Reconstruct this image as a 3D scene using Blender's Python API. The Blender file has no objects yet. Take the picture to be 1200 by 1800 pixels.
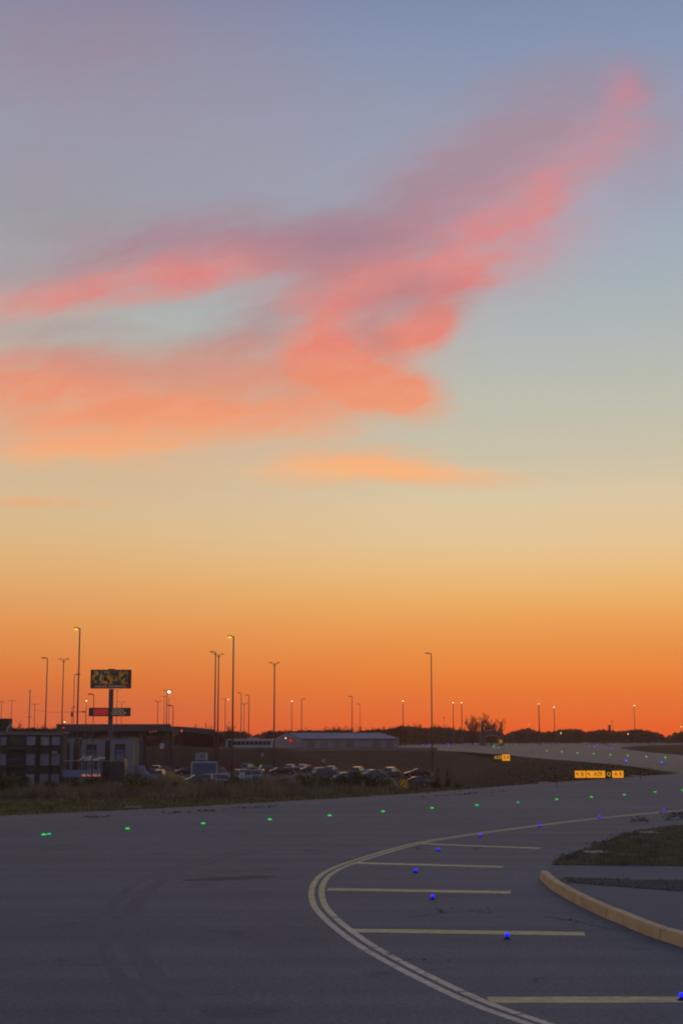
import bpy, math, random
from mathutils import Vector, Matrix

S = bpy.context.scene
COL = S.collection
R = math.radians
rnd = random.Random(7)

# ------------------------------------------------------------------ camera
H = 5.0                       # seat height above the taxiway
FOC = 2500.0                  # focal length in chart units (1200 wide)
PITCH = math.atan(388 / FOC)
SP, CP = math.sin(PITCH), math.cos(PITCH)
cam = bpy.data.cameras.new('camera')
cam.sensor_fit = 'HORIZONTAL'
cam.sensor_width = 36
cam.lens = 36 * FOC / 1200
cam.clip_start = 0.1
cam.clip_end = 30000
co = bpy.data.objects.new('camera', cam)
COL.objects.link(co)
co.location = (0, 0, H)
co.rotation_euler = (math.pi / 2 + PITCH, 0, 0)
S.camera = co

S.view_settings.view_transform = 'Standard'
S.view_settings.look = 'None'
S.view_settings.exposure = 0
S.view_settings.gamma = 1
S.render.engine = 'CYCLES'
S.cycles.filter_width = 2.0
S.cycles.max_bounces = 6
S.cycles.volume_bounces = 0
S.cycles.sample_clamp_indirect = 4


def lin(r, g, b):
    f = lambda c: (c / 255 / 12.92) if c / 255 <= 0.04045 else ((c / 255 + 0.055) / 1.055) ** 2.4
    return (f(r), f(g), f(b), 1)


# ------------------------------------------------------------------ node helper
class NT:
    def __init__(s, nt):
        s.nt = nt

    def new(s, t, **kw):
        n = s.nt.nodes.new(t)
        for k, v in kw.items():
            setattr(n, k, v)
        return n

    def link(s, a, b):
        s.nt.links.new(a, b)

    def put(s, sock, v):
        if isinstance(v, bpy.types.NodeSocket):
            s.nt.links.new(v, sock)
        else:
            sock.default_value = v

    def math(s, op, a, b=0.0, c=0.0, clamp=False):
        n = s.new('ShaderNodeMath', operation=op, use_clamp=clamp)
        s.put(n.inputs[0], a)
        s.put(n.inputs[1], b)
        s.put(n.inputs[2], c)
        return n.outputs[0]

    def vmath(s, op, a, b=(0, 0, 0)):
        n = s.new('ShaderNodeVectorMath', operation=op)
        s.put(n.inputs[0], a)
        s.put(n.inputs[1], b)
        return n.outputs['Value'] if op in ('DOT_PRODUCT', 'LENGTH') else n.outputs[0]

    def comb(s, x, y, z=0.0):
        n = s.new('ShaderNodeCombineXYZ')
        s.put(n.inputs[0], x); s.put(n.inputs[1], y); s.put(n.inputs[2], z)
        return n.outputs[0]

    def mix(s, f, a, b, mode='MIX'):
        n = s.new('ShaderNodeMix', data_type='RGBA', blend_type=mode)
        s.put(n.inputs[0], f); s.put(n.inputs[6], a); s.put(n.inputs[7], b)
        return n.outputs[2]

    def ramp(s, f, stops, interp='LINEAR'):
        n = s.new('ShaderNodeValToRGB')
        cr = n.color_ramp
        cr.interpolation = interp
        while len(cr.elements) > 1:
            cr.elements.remove(cr.elements[-1])
        stops = sorted(stops, key=lambda q: q[0])
        cr.elements[0].position = stops[0][0]
        cr.elements[0].color = stops[0][1]
        for p, c in stops[1:]:
            e = cr.elements.new(p)
            e.color = c
        s.put(n.inputs[0], f)
        return n.outputs[0]

    def noise(s, vec, scale, detail=3, rough=0.5):
        n = s.new('ShaderNodeTexNoise')
        s.put(n.inputs['Vector'], vec)
        n.inputs['Scale'].default_value = scale
        n.inputs['Detail'].default_value = detail
        n.inputs['Roughness'].default_value = rough
        return n

    def mapping(s, vec, loc=(0, 0, 0), rot=(0, 0, 0), scale=(1, 1, 1), kind='POINT'):
        n = s.new('ShaderNodeMapping', vector_type=kind)
        s.put(n.inputs[0], vec)
        n.inputs[1].default_value = loc
        n.inputs[2].default_value = rot
        n.inputs[3].default_value = scale
        return n.outputs[0]

    def streak(s, vec, ang, sc):
        return s.mapping(s.mapping(vec, rot=(0, 0, R(ang))), scale=sc)

    def maprange(s, v, a, b, c=0.0, d=1.0, smooth=True):
        n = s.new('ShaderNodeMapRange')
        n.interpolation_type = 'SMOOTHSTEP' if smooth else 'LINEAR'
        s.put(n.inputs[0], v)
        n.inputs[1].default_value = a; n.inputs[2].default_value = b
        n.inputs[3].default_value = c; n.inputs[4].default_value = d
        return n.outputs[0]


# ------------------------------------------------------------------ sky: dusk gradient and clouds, by direction
W = bpy.data.worlds.new('World')
S.world = W
W.use_nodes = True
W.node_tree.nodes.clear()
n = NT(W.node_tree)
tc = n.new('ShaderNodeTexCoord')
d = tc.outputs['Generated']
d = n.vmath('NORMALIZE', d)
sx = n.new('ShaderNodeSeparateXYZ')
n.link(d, sx.inputs[0])
elev = n.math('ARCSINE', sx.outputs[2])
ef = n.math('DIVIDE', elev, R(60), clamp=True)


def el(py):       # elevation (as a 0..1 share of 60 degrees) of a chart row
    return max(0, (PITCH + math.atan((900 - py) / FOC)) / R(60))


right = [(1288, 252, 94, 12), (1270, 252, 102, 18), (1250, 250, 112, 26), (1200, 244, 129, 47), (1150, 240, 145, 66), (1100, 240, 161, 84),
         (1050, 239, 179, 104), (1000, 236, 192, 131), (950, 231, 199, 151), (880, 221, 201, 165), (800, 203, 194, 170),
         (700, 190, 191, 177), (600, 177, 184, 182), (500, 167, 177, 185), (400, 160, 169, 185), (300, 154, 164, 184),
         (200, 146, 158, 182), (100, 136, 150, 178), (0, 127, 141, 172)]
left = [(1288, 226, 98, 54), (1250, 228, 106, 54), (1200, 230, 120, 54), (1150, 229, 138, 70), (1100, 231, 153, 84),
        (1000, 227, 178, 118), (950, 222, 185, 135), (880, 216, 190, 150), (800, 203, 186, 155), (700, 193, 186, 166),
        (600, 180, 182, 174), (500, 168, 172, 174), (400, 156, 161, 168), (300, 153, 157, 170), (200, 150, 155, 174), (100, 142, 149, 172),
        (0, 130, 138, 168)]
zen = [(0.62, lin(112, 128, 165)), (1.0, lin(88, 104, 150))]
cr = n.ramp(ef, [(el(q[0]), lin(*q[1:])) for q in right] + zen)
cl = n.ramp(ef, [(el(q[0]), lin(*q[1:])) for q in left] + zen)
cb = n.ramp(ef, [(0, lin(112, 114, 124)), (0.12, lin(132, 126, 138)), (0.35, lin(126, 134, 154)), (1, lin(88, 106, 146))])
# chart of directions in front: gnomonic, centred just above the sunset
Fd = n.vmath('DOT_PRODUCT', d, (0, CP, SP))
Ud = n.vmath('DOT_PRODUCT', d, (0, -SP, CP))
Fs = n.math('MAXIMUM', Fd, 0.15)
a_ = n.math('DIVIDE', sx.outputs[0], Fs)
b_ = n.math('DIVIDE', Ud, Fs)
u = n.math('MULTIPLY_ADD', a_, FOC / 1000, 0.6)          # 0..1.2 across the photographed sky
v = n.math('MULTIPLY_ADD', b_, -FOC / 1000, 0.9)         # 0..1.3 downwards
lr = n.maprange(u, -0.05, 0.95)
front = n.mix(lr, cl, cr)
az = n.maprange(sx.outputs[1], -0.35, 0.75)
base = n.mix(az, cb, front)
uv = n.comb(u, v)
# wind-drawn warps
w1 = n.noise(n.streak(uv, 14, (1, 2.2, 1)), 4.2, 3, 0.5)
w2 = n.noise(n.streak(uv, 12, (1, 4, 1)), 13.0, 4, 0.55)
off1 = n.vmath('MULTIPLY', n.vmath('SUBTRACT', w1.outputs['Color'], (.5, .5, .5)), (0.05, 0.045, 0))
off2 = n.vmath('MULTIPLY', n.vmath('SUBTRACT', w2.outputs['Color'], (.5, .5, .5)), (0.05, 0.028, 0))
wv = n.vmath('ADD', n.vmath('ADD', uv, off1), off2)


def blobs(lst, k=1.0, pw=0.8):
    acc = None
    for cx, cy, rx, ry, ang, wt in lst:
        m = n.mapping(wv, (cx / 1000, cy / 1000, 0), (0, 0, R(-ang)), (rx * k / 1000, ry * k / 1000, 1), 'TEXTURE')
        g = n.new('ShaderNodeTexGradient', gradient_type='SPHERICAL')
        n.link(m, g.inputs[0])
        acc = n.math('MULTIPLY_ADD', n.math('POWER', g.outputs['Fac'], pw), wt, acc if acc is not None else 0.0)
    return acc


LIT = [(250, 488, 300, 55, 9, .5), (400, 458, 150, 42, 8, .75), (240, 490, 200, 38, 9, .45), (110, 522, 240, 42, 7, .5), (20, 545, 200, 40, 5, .3), (330, 440, 300, 80, 4, .22),
       (60, 700, 330, 105, -6, .75), (200, 745, 300, 85, -4, .6), (-20, 660, 250, 55, -4, .45), (165, 788, 160, 26, 3, 1.0), (390, 740, 260, 55, -4, .75), (330, 712, 250, 40, -8, .4),
       (360, 665, 330, 80, -10, .22), (540, 755, 120, 34, 4, .3), (60, 785, 200, 45, 0, .25),
       (645, 672, 150, 52, -20, 1.5), (690, 692, 95, 32, 6, 1.1), (625, 705, 130, 36, 2, .7), (560, 600, 80, 110, 10, .6), (545, 640, 70, 60, 0, .5), (600, 640, 90, 50, -25, .5), (590, 530, 110, 80, 0, .4),
       (735, 588, 85, 36, 12, 1.5), (770, 560, 38, 55, -10, .9), (640, 495, 150, 45, 4, .42), (700, 485, 120, 36, 4, .4),
       (850, 415, 200, 85, 22, .42), (930, 345, 110, 60, 24, .36), (830, 475, 150, 50, 16, .5), (795, 492, 80, 28, 12, .45), (840, 395, 90, 34, 14, .35),
       (950, 415, 70, 50, 30, .28), (965, 330, 45, 30, 20, .45), (950, 372, 70, 22, 20, .3), (640, 430, 160, 50, 0, .15),
       (1050, 250, 120, 55, 48, .42), (1082, 140, 40, 45, 0, .42), (1100, 175, 50, 60, 0, .3), (1010, 275, 200, 80, 40, .22), (1130, 240, 110, 100, 40, .14),
       (620, 820, 170, 34, 2, 1.3), (760, 832, 180, 22, -5, 1.1), (500, 820, 280, 24, 2, .3), (50, 884, 120, 14, 1, .9),
       (600, 570, 230, 170, 0, .24), (850, 390, 260, 150, 25, .28), (470, 665, 300, 90, -8, .30), (650, 600, 110, 110, -30, .3), (770, 480, 120, 70, 10, .25), (740, 570, 100, 80, 0, .3), (880, 370, 300, 170, 28, .3), (560, 640, 220, 110, 0, .12), (640, 520, 200, 90, 10, .22), (700, 562, 60, 28, 5, -.4), (480, 575, 50, 35, 0, -.3), (250, 580, 300, 42, 4, -.3)]
MAU = [(590, 428, 230, 60, 4, 1.1), (760, 345, 300, 115, 22, .55), (900, 245, 300, 130, 24, .6), (980, 170, 200, 110, 20, .45), (430, 590, 170, 80, 25, .45),
       (720, 515, 150, 80, 0, .9), (210, 440, 400, 90, 8, .55), (440, 420, 260, 80, 4, .35), (70, 575, 220, 24, 2, .5),
       (180, 90, 460, 220, 10, .65), (60, 60, 300, 140, 0, .35), (400, 650, 420, 80, -6, .6), (150, 640, 360, 60, -4, .55), (1150, 220, 140, 160, 0, .55),
       (560, 520, 170, 110, 0, .55), (870, 320, 260, 110, 25, .4), (640, 620, 110, 60, -25, .4), (460, 610, 170, 55, 0, .3),
       (30, 330, 200, 100, 0, .3), (200, 850, 500, 60, -3, .25), (450, 250, 520, 170, 12, .36), (100, 720, 420, 110, -3, .35), (480, 690, 250, 60, -6, .3)]
st = n.noise(n.streak(wv, 13, (1, 6, 1)), 7, 8, 0.64).outputs['Fac']
st2 = n.noise(n.streak(wv, 30, (1, 2.0, 1)), 8, 6, 0.6).outputs['Fac']
mod = n.math('MULTIPLY_ADD', n.math('SUBTRACT', st, 0.5), 1.3, n.math('MULTIPLY_ADD', n.math('SUBTRACT', st2, 0.5), 1.3, 1.05))
inview = n.maprange(Fd, 0.25, 0.7)
lit = n.math('MULTIPLY', n.math('MULTIPLY', n.maprange(n.math('MULTIPLY', blobs(LIT, 1.25, 1.1), mod), 0.0, 1.42, smooth=False), 0.93), inview)
mau = n.math('MULTIPLY', n.math('MULTIPLY', n.maprange(n.math('MULTIPLY', blobs(MAU), mod), 0.0, 1.0, smooth=False), 0.85), inview)
mauc = n.ramp(v, [(0, lin(150, 134, 152)), (.25, lin(160, 146, 160)), (.42, lin(162, 134, 148)), (.58, lin(180, 150, 148)), (.68, lin(212, 156, 134)), (.85, lin(220, 172, 138))])
litc = n.ramp(v, [(0, lin(178, 132, 150)), (.14, lin(214, 128, 142)), (.30, lin(210, 140, 146)), (.42, lin(219, 136, 138)), (.5, lin(224, 130, 126)),
                  (.60, lin(234, 130, 112)), (.67, lin(240, 140, 106)), (.74, lin(243, 154, 112)), (.83, lin(252, 184, 126)), (.9, lin(238, 150, 104))])
vary = n.maprange(n.noise(n.streak(wv, 20, (1, 2.6, 1)), 10, 7, .62).outputs['Fac'], .3, .7)
litc = n.mix(n.math('MULTIPLY', vary, .45), litc, n.ramp(v, [(0, lin(190, 146, 160)), (.4, lin(212, 152, 148)), (.6, lin(232, 152, 128)), (.75, lin(244, 170, 128)), (.9, lin(250, 190, 134))]))
sky = n.mix(mau, base, mauc)
sky = n.mix(lit, sky, litc)
SHADE = [(720, 528, 120, 50, 6, 1.2), (655, 588, 75, 40, -38, .9), (590, 432, 210, 42, 3, 1.2), (800, 310, 260, 60, 24, .9), (930, 220, 180, 60, 30, .6), (620, 480, 140, 26, 8, .6),
         (220, 452, 300, 34, 8, .8), (430, 590, 110, 50, 25, .5), (250, 655, 260, 34, -6, .5), (560, 500, 60, 60, 0, .4), (500, 660, 60, 50, -20, .3)]
shd = n.math('MULTIPLY', n.math('MULTIPLY', n.maprange(n.math('MULTIPLY', blobs(SHADE, 1.1, 1.0), mod), 0.0, 1.1, smooth=False), 0.62), inview)
sky = n.mix(shd, sky, n.ramp(v, [(0, lin(160, 140, 156)), (.3, lin(166, 140, 156)), (.42, lin(160, 126, 142)), (.55, lin(182, 136, 138)), (.62, lin(196, 138, 130)), (.7, lin(216, 150, 124))]))
bg = n.new('ShaderNodeBackground')
n.link(sky, bg.inputs[0])
bg.inputs[1].default_value = 1.0
out = n.new('ShaderNodeOutputWorld')
n.link(bg.outputs[0], out.inputs[0])

# sun: already gone, only its faint afterglow ahead
sl = bpy.data.lights.new('sun', 'SUN')
sl.energy = 0.03
sl.angle = R(25)
sl.color = (1.0, 0.55, 0.3)
so = bpy.data.objects.new('sun', sl)
COL.objects.link(so)
so.rotation_euler = (R(86), 0, R(180 - 12))


# ------------------------------------------------------------------ projection helpers (place things on the ground)
def ray(px, py):
    a, b = (px - 600) / FOC, (900 - py) / FOC
    return Vector((a, CP - b * SP, SP + b * CP))


def G(px, py, z=0.0):
    r = ray(px, py)
    t = (z - H) / r.z
    return Vector((r.x * t, r.y * t, z))


def AT(px, py, Y):
    r = ray(px, py)
    t = Y / r.y
    return Vector((r.x * t, Y, H + r.z * t))


# ------------------------------------------------------------------ mesh builder
class MB:
    def __init__(s):
        s.v = []
        s.f = []

    def add(s, vs, fs, M=None):
        o = len(s.v)
        for p in vs:
            p = Vector(p)
            s.v.append(tuple(M @ p) if M else tuple(p))
        s.f += [tuple(i + o for i in q) for q in fs]
        return s

    def box(s, c, d, rz=0.0, M=None):
        hx, hy, hz = d[0] / 2, d[1] / 2, d[2] / 2
        m = Matrix.Translation(c) @ Matrix.Rotation(rz, 4, 'Z')
        if M:
            m = M @ m
        vs = [(x, y, z) for z in (-hz, hz) for x, y in ((-hx, -hy), (hx, -hy), (hx, hy), (-hx, hy))]
        return s.add(vs, [(3, 2, 1, 0), (4, 5, 6, 7), (0, 1, 5, 4), (1, 2, 6, 5), (2, 3, 7, 6), (3, 0, 4, 7)], m)

    def tube(s, p0, p1, r0, r1=None, k=8, caps=True):
        r1 = r0 if r1 is None else r1
        p0, p1 = Vector(p0), Vector(p1)
        ax = (p1 - p0)
        if ax.length < 1e-6:
            return s
        q = ax.to_track_quat('Z', 'Y')
        vs = []
        for p, r in ((p0, r0), (p1, r1)):
            for i in range(k):
                t = 2 * math.pi * i / k
                vs.append(p + q @ Vector((r * math.cos(t), r * math.sin(t), 0)))
        fs = [(i, (i + 1) % k, k + (i + 1) % k, k + i) for i in range(k)]
        if caps:
            fs += [tuple(range(k))[::-1], tuple(range(k, 2 * k))]
        return s.add(vs, fs)

    def path(s, pts, r, k=6):
        for i in range(len(pts) - 1):
            s.tube(pts[i], pts[i + 1], r, r, k)
        return s

    def lathe(s, prof, c=(0, 0, 0), k=14):
        vs, fs = [], []
        for r, z in prof:
            for i in range(k):
                t = 2 * math.pi * i / k
                vs.append((c[0] + r * math.cos(t), c[1] + r * math.sin(t), c[2] + z))
        for j in range(len(prof) - 1):
            for i in range(k):
                a, b = j * k + i, j * k + (i + 1) % k
                fs.append((a, b, b + k, a + k))
        fs.append(tuple(range(k))[::-1])
        fs.append(tuple(range((len(prof) - 1) * k, len(prof) * k)))
        return s.add(vs, fs)

    def prism(s, poly, y0, y1, M=None, inset=0.0):
        """side profile (x, z) pushed from y0 to y1; inset narrows the higher points"""
        k = len(poly)
        zm = min(p[1] for p in poly)
        vs = [(x, y0 + inset * (z - zm), z) for x, z in poly] + [(x, y1 - inset * (z - zm), z) for x, z in poly]
        fs = [tuple(range(k)), tuple(range(k, 2 * k))[::-1]]
        fs += [(i, i + k, (i + 1) % k + k, (i + 1) % k) for i in range(k)]
        return s.add(vs, fs, M)

    def build(s, name, mat, parent=None, smooth=False, bevel=0.0):
        me = bpy.data.meshes.new(name)
        me.from_pydata(s.v, [], s.f)
        if mat:
            me.materials.append(mat)
        me.validate()
        me.update()
        if smooth:
            me.polygons.foreach_set('use_smooth', [True] * len(me.polygons))
        o = bpy.data.objects.new(name, me)
        COL.objects.link(o)
        if parent:
            o.parent = parent
        if bevel:
            b = o.modifiers.new('Bevel', 'BEVEL')
            b.width = bevel
            b.segments = 2
            b.limit_method = 'ANGLE'
        return o


def thing(name, label, cat, loc=(0, 0, 0), rz=0.0, group=None):
    o = bpy.data.objects.new(name, None)
    COL.objects.link(o)
    o.empty_display_size = 0.3
    o.location = loc
    o.rotation_euler = (0, 0, rz)
    return tag(o, label, cat, group)


def tag(o, label, cat, group=None, kind=None):
    if label: o['label'] = label
    if cat: o['category'] = cat
    if group: o['group'] = group
    if kind: o['kind'] = kind
    return o


def struct(o):
    o['kind'] = 'structure'
    return o


def copy_tree(o, parent=None):
    c = o.copy()
    COL.objects.link(c)
    if parent:
        c.parent = parent
    for ch in list(o.children):
        copy_tree(ch, c)
    return c


def dup(o, loc, rz=0.0, label=None, scale=None, group=None):
    c = copy_tree(o)
    c.location = loc
    c.rotation_euler = (0, 0, rz)
    if scale: c.scale = scale
    if label: c['label'] = label
    if group: c['group'] = group
    return c


ORD = ['first', 'second', 'third', 'fourth', 'fifth', 'sixth', 'seventh', 'eighth', 'ninth', 'tenth', 'eleventh',
       'twelfth', 'thirteenth', 'fourteenth', 'fifteenth', 'sixteenth', 'seventeenth', 'eighteenth', 'nineteenth', 'twentieth']


# ------------------------------------------------------------------ materials
MATS = {}


def mat(name, col, rough=0.6, metal=0.0, vary=0.0, vscale=3.0, emit=None, es=1.0, spec=0.5, bump=0.0, objvar=0.0, coord='Object', coat=0.0):
    if name in MATS:
        return MATS[name]
    m = bpy.data.materials.new(name)
    m.use_nodes = True
    m.node_tree.nodes.clear()
    q = NT(m.node_tree)
    b = q.new('ShaderNodeBsdfPrincipled')
    o = q.new('ShaderNodeOutputMaterial')
    q.link(b.outputs[0], o.inputs[0])
    c4 = (*col[:3], 1)
    b.inputs['Base Color'].default_value = c4
    b.inputs['Roughness'].default_value = rough
    b.inputs['Metallic'].default_value = metal
    b.inputs['Specular IOR Level'].default_value = spec
    b.inputs['Coat Weight'].default_value = coat
    t = q.new('ShaderNodeTexCoord')
    csock = None
    if vary:
        ns = q.noise(t.outputs[coord], vscale, 6, 0.62)
        f = q.maprange(ns.outputs['Fac'], 0.3, 0.7, 1 - vary, 1 + vary)
        vm = q.new('ShaderNodeVectorMath', operation='SCALE')
        vm.inputs[0].default_value = c4[:3]
        q.link(f, vm.inputs['Scale'])
        csock = vm.outputs[0]
    if objvar:
        oi = q.new('ShaderNodeObjectInfo')
        f = q.maprange(oi.outputs['Random'], 0, 1, 1 - objvar, 1 + objvar, False)
        vm = q.new('ShaderNodeVectorMath', operation='SCALE')
        if csock: q.link(csock, vm.inputs[0])
        else: vm.inputs[0].default_value = c4[:3]
        q.link(f, vm.inputs['Scale'])
        csock = vm.outputs[0]
    if csock:
        q.link(csock, b.inputs['Base Color'])
    if bump:
        ns = q.noise(t.outputs[coord], vscale * 8, 5, 0.7)
        bp = q.new('ShaderNodeBump')
        bp.inputs['Strength'].default_value = bump
        bp.inputs['Distance'].default_value = 0.02
        q.link(ns.outputs['Fac'], bp.inputs['Height'])
        q.link(bp.outputs[0], b.inputs['Normal'])
    if emit:
        b.inputs['Emission Color'].default_value = (*emit[:3], 1)
        b.inputs['Emission Strength'].default_value = es
    MATS[name] = m
    return m


def ground_mat(name, c1, c2, c3=None, s_big=0.03, s_small=1.5, rough=0.75, spec=0.3, bump=0.15, streak=None, grain=0.25):
    """patchy outdoor ground: broad blotches, mid mottling and fine aggregate"""
    m = bpy.data.materials.new(name)
    m.use_nodes = True
    m.node_tree.nodes.clear()
    q = NT(m.node_tree)
    b = q.new('ShaderNodeBsdfPrincipled')
    o = q.new('ShaderNodeOutputMaterial')
    q.link(b.outputs[0], o.inputs[0])
    t = q.new('ShaderNodeTexCoord').outputs['Object']
    big = q.noise(t, s_big, 4, 0.6).outputs['Fac']
    mid = q.noise(t, s_big * 9, 5, 0.65).outputs['Fac']
    sm = q.noise(t, s_small, 3, 0.7).outputs['Fac']
    f = q.maprange(q.math('ADD', q.math('MULTIPLY', big, 0.6), q.math('MULTIPLY', mid, 0.4)), 0.36, 0.64)
    col = q.mix(f, (*c1, 1), (*c2, 1))
    if c3:
        f3 = q.maprange(mid, 0.54, 0.72)
        col = q.mix(f3, col, (*c3, 1))
    if streak:
        sc, rot, amt = streak
        sn = q.noise(q.mapping(t, rot=(0, 0, R(rot)), scale=sc), 1.0, 4, 0.55).outputs['Fac']
        fs = q.maprange(sn, 0.38, 0.68, 1 + amt, 1 - amt)
        vm = q.new('ShaderNodeVectorMath', operation='SCALE')
        q.link(col, vm.inputs[0]); q.link(fs, vm.inputs['Scale'])
        col = vm.outputs[0]
    fg = q.maprange(sm, 0.3, 0.7, 1 - grain, 1 + grain, False)
    vm = q.new('ShaderNodeVectorMath', operation='SCALE')
    q.link(col, vm.inputs[0]); q.link(fg, vm.inputs['Scale'])
    q.link(vm.outputs[0], b.inputs['Base Color'])
    b.inputs['Roughness'].default_value = rough
    b.inputs['Specular IOR Level'].default_value = spec
    bp = q.new('ShaderNodeBump')
    bp.inputs['Strength'].default_value = bump
    bp.inputs['Distance'].default_value = 0.03
    q.link(sm, bp.inputs['Height'])
    q.link(bp.outputs[0], b.inputs['Normal'])
    MATS[name] = m
    return m


def light_mat(name, col, es):
    m = mat(name, (0.02, 0.02, 0.02), 0.3, emit=col, es=es)
    m.cycles.emission_sampling = 'NONE'
    return m


M_ASPH = ground_mat('asphalt', (.100, .099, .102), (.134, .131, .132), (.076, .076, .080), 0.028, 9.0, 0.72, 0.25, 0.3, ((.02, .5, 1), -24, .12), 0.34)
M_SHOULD = ground_mat('shoulder asphalt', (.098, .086, .084), (.125, .110, .106), None, 0.03, 7.0, 0.7, 0.35, 0.2, None, .2)
M_FARTAXI = ground_mat('far taxiway concrete', (.072, .050, .045), (.095, .068, .060), None, 0.02, 2.0, 0.6, 0.4, 0.1, None, .12)
M_PAVE = ground_mat('concrete path', (.100, .097, .106), (.120, .116, .124), None, 0.06, 6.0, 0.75, 0.3, 0.2, None, .18)
M_GRASSG = ground_mat('dry grass ground', (.046, .027, .015), (.062, .038, .020), (.038, .029, .012), 0.03, 3.0, 0.95, 0.05, 0.5, None, .4)
M_LAWN = ground_mat('short grass ground', (.11, .096, .038), (.14, .11, .05), (.15, .11, .06), 0.10, 5.0, 0.95, 0.05, 0.5, None, .4)
M_YARD = ground_mat('yard asphalt', (.042, .036, .036), (.060, .050, .048), None, 0.03, 4.0, 0.8, 0.25, 0.2, None, .2)
M_BLADE = mat('grass blade', (.25, .20, .08), 0.9, spec=0.05, vary=.45, vscale=.7)
M_BANK = mat('bank grass', (.060, .038, .022), 0.95, spec=0.03, vary=.4, vscale=.15)
M_WEED = mat('weed stalk', (.26, .18, .105), 0.9, spec=0.05, vary=.5, vscale=.35)
M_SHRUB = mat('shrub leaf', (.16, .14, .05), 0.9, spec=0.05, vary=.5, vscale=1.2, objvar=.35)
M_TWIG = mat('bare twig', (.070, .034, .026), 0.95, spec=0.05, objvar=.3)
M_BUSHF = mat('distant bush twigs', (.085, .034, .026), 0.95, spec=0.03, vary=.35, vscale=.4, objvar=.3)
M_BARK = mat('bark', (.055, .036, .028), 0.95, spec=0.05)
M_PAINT_Y = ground_mat('worn yellow paint', (.54, .42, .16), (.66, .52, .22), (.26, .22, .13), 0.25, 3.0, 0.65, 0.35, 0.1, None, .22)
M_PAINT_P = ground_mat('worn pale paint', (.60, .43, .27), (.74, .54, .36), (.28, .22, .16), 0.25, 3.0, 0.65, 0.35, 0.1, None, .22)
M_POLE = mat('galvanised pole', (.15, .12, .12), 0.55, 0.3, objvar=.15)
M_DARK = mat('dark metal', (.03, .026, .026), 0.5)
M_BLACK = mat('black plastic', (.012, .012, .012), 0.4)
M_CONC = mat('concrete', (.30, .25, .23), 0.8, vary=.15, vscale=.6)
M_DECK = mat('deck concrete', (.115, .09, .09), 0.85, vary=.12, vscale=.3)
M_BARR = mat('ochre barrier paint', (.58, .38, .17), 0.75, vary=.16, vscale=.9, bump=.3)
M_WHITE = mat('white paint', (.55, .54, .58), 0.6, vary=.08, vscale=.8)
M_GLASS = mat('dark glass', (.02, .022, .028), 0.12, spec=.8)
M_TYRE = mat('tyre rubber', (.02, .02, .02), 0.8)
M_RIM = mat('alloy rim', (.35, .35, .36), 0.35, .8)
M_BLUE = light_mat('blue light', (0.004, 0.008, 1.0), 2.2)
M_BLUEFAR = light_mat('far blue light', (0.05, 0.04, 1.0), 2.8)
M_GREEN = light_mat('green light', (0.0, 1.0, 0.06), .8)
M_TEAL = light_mat('teal light', (0.0, 0.7, 0.4), .7)
M_GREENFAR = light_mat('far green light', (0.02, 1.0, 0.04), 1.6)
M_LAMPY = light_mat('sodium lamp', (1.0, 0.58, 0.03), 1.6)
M_LAMPW = light_mat('far lamp glow', (1.0, 0.66, 0.32), 5)
M_FLARE = light_mat('white lamp glow', (1.0, 0.82, 0.9), 6)
M_RED = light_mat('red light', (1.0, 0.02, 0.03), 1.3)
M_SIGNY = light_mat('lit yellow panel', (0.80, 0.29, 0.006), 1.0)
M_SIGNT = light_mat('lit yellow letters', (0.80, 0.40, 0.04), 0.85)


# ------------------------------------------------------------------ terrain
def sm(x, a, b):
    t = max(0, min(1, (x - a) / (b - a)))
    return t * t * (3 - 2 * t)


YZ = -3.0


def gz(X, Y):
    return YZ * sm(Y, 128, 158) * (1 - sm(Y, 322, 395)) * (1 - sm(X - 0.06 * (Y - 150), 13, 30))


def lines(vals):
    o = []
    for a, b, st_ in vals:
        x = a
        while x < b - 1e-6:
            o.append(x)
            x += st_
    return o


gx = lines([(-1500, -600, 300), (-600, -120, 40), (-120, 60, 3), (60, 600, 30), (600, 1501, 300)])
gy = lines([(-300, 90, 30), (90, 420, 3), (420, 1500.1, 60)])
mb = MB()
for y in gy:
    for x in gx:
        mb.v.append((x, y, gz(x, y)))
nx = len(gx)
for j in range(len(gy) - 1):
    for i in range(nx - 1):
        mb.f.append((j * nx + i, j * nx + i + 1, (j + 1) * nx + i + 1, (j + 1) * nx + i))
struct(mb.build('ground', M_GRASSG, smooth=True))

# yard floor
mb = MB()
mb.add([(-150, 158, YZ + .004), (8, 158, YZ + .004), (10, 321, YZ + .004), (-150, 321, YZ + .004)], [(0, 1, 2, 3)])
struct(mb.build('parking_lot', M_YARD))


def catmull(pts, k=10):
    o = []
    P = [pts[0]] + list(pts) + [pts[-1]]
    for i in range(1, len(P) - 2):
        p0, p1, p2, p3 = P[i - 1], P[i], P[i + 1], P[i + 2]
        for j in range(k):
            t = j / k
            o.append(0.5 * ((2 * p1) + (-p0 + p2) * t + (2 * p0 - 5 * p1 + 4 * p2 - p3) * t * t + (-p0 + 3 * p1 - 3 * p2 + p3) * t ** 3))
    o.append(P[-2])
    return o


def flat(name, pts, z, m, kind=True):
    from mathutils.geometry import tessellate_polygon
    vs = [Vector((p[0], p[1], 0)) for p in pts]
    tr = tessellate_polygon([vs])
    mb = MB()
    fs = []
    for t in tr:
        a, b, c = (vs[i] for i in t)
        fs.append(tuple(t) if (b - a).cross(c - a).z > 0 else tuple(reversed(t)))
    mb.add([(p.x, p.y, z) for p in vs], fs)
    o = mb.build(name, m)
    return struct(o) if kind else o


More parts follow.
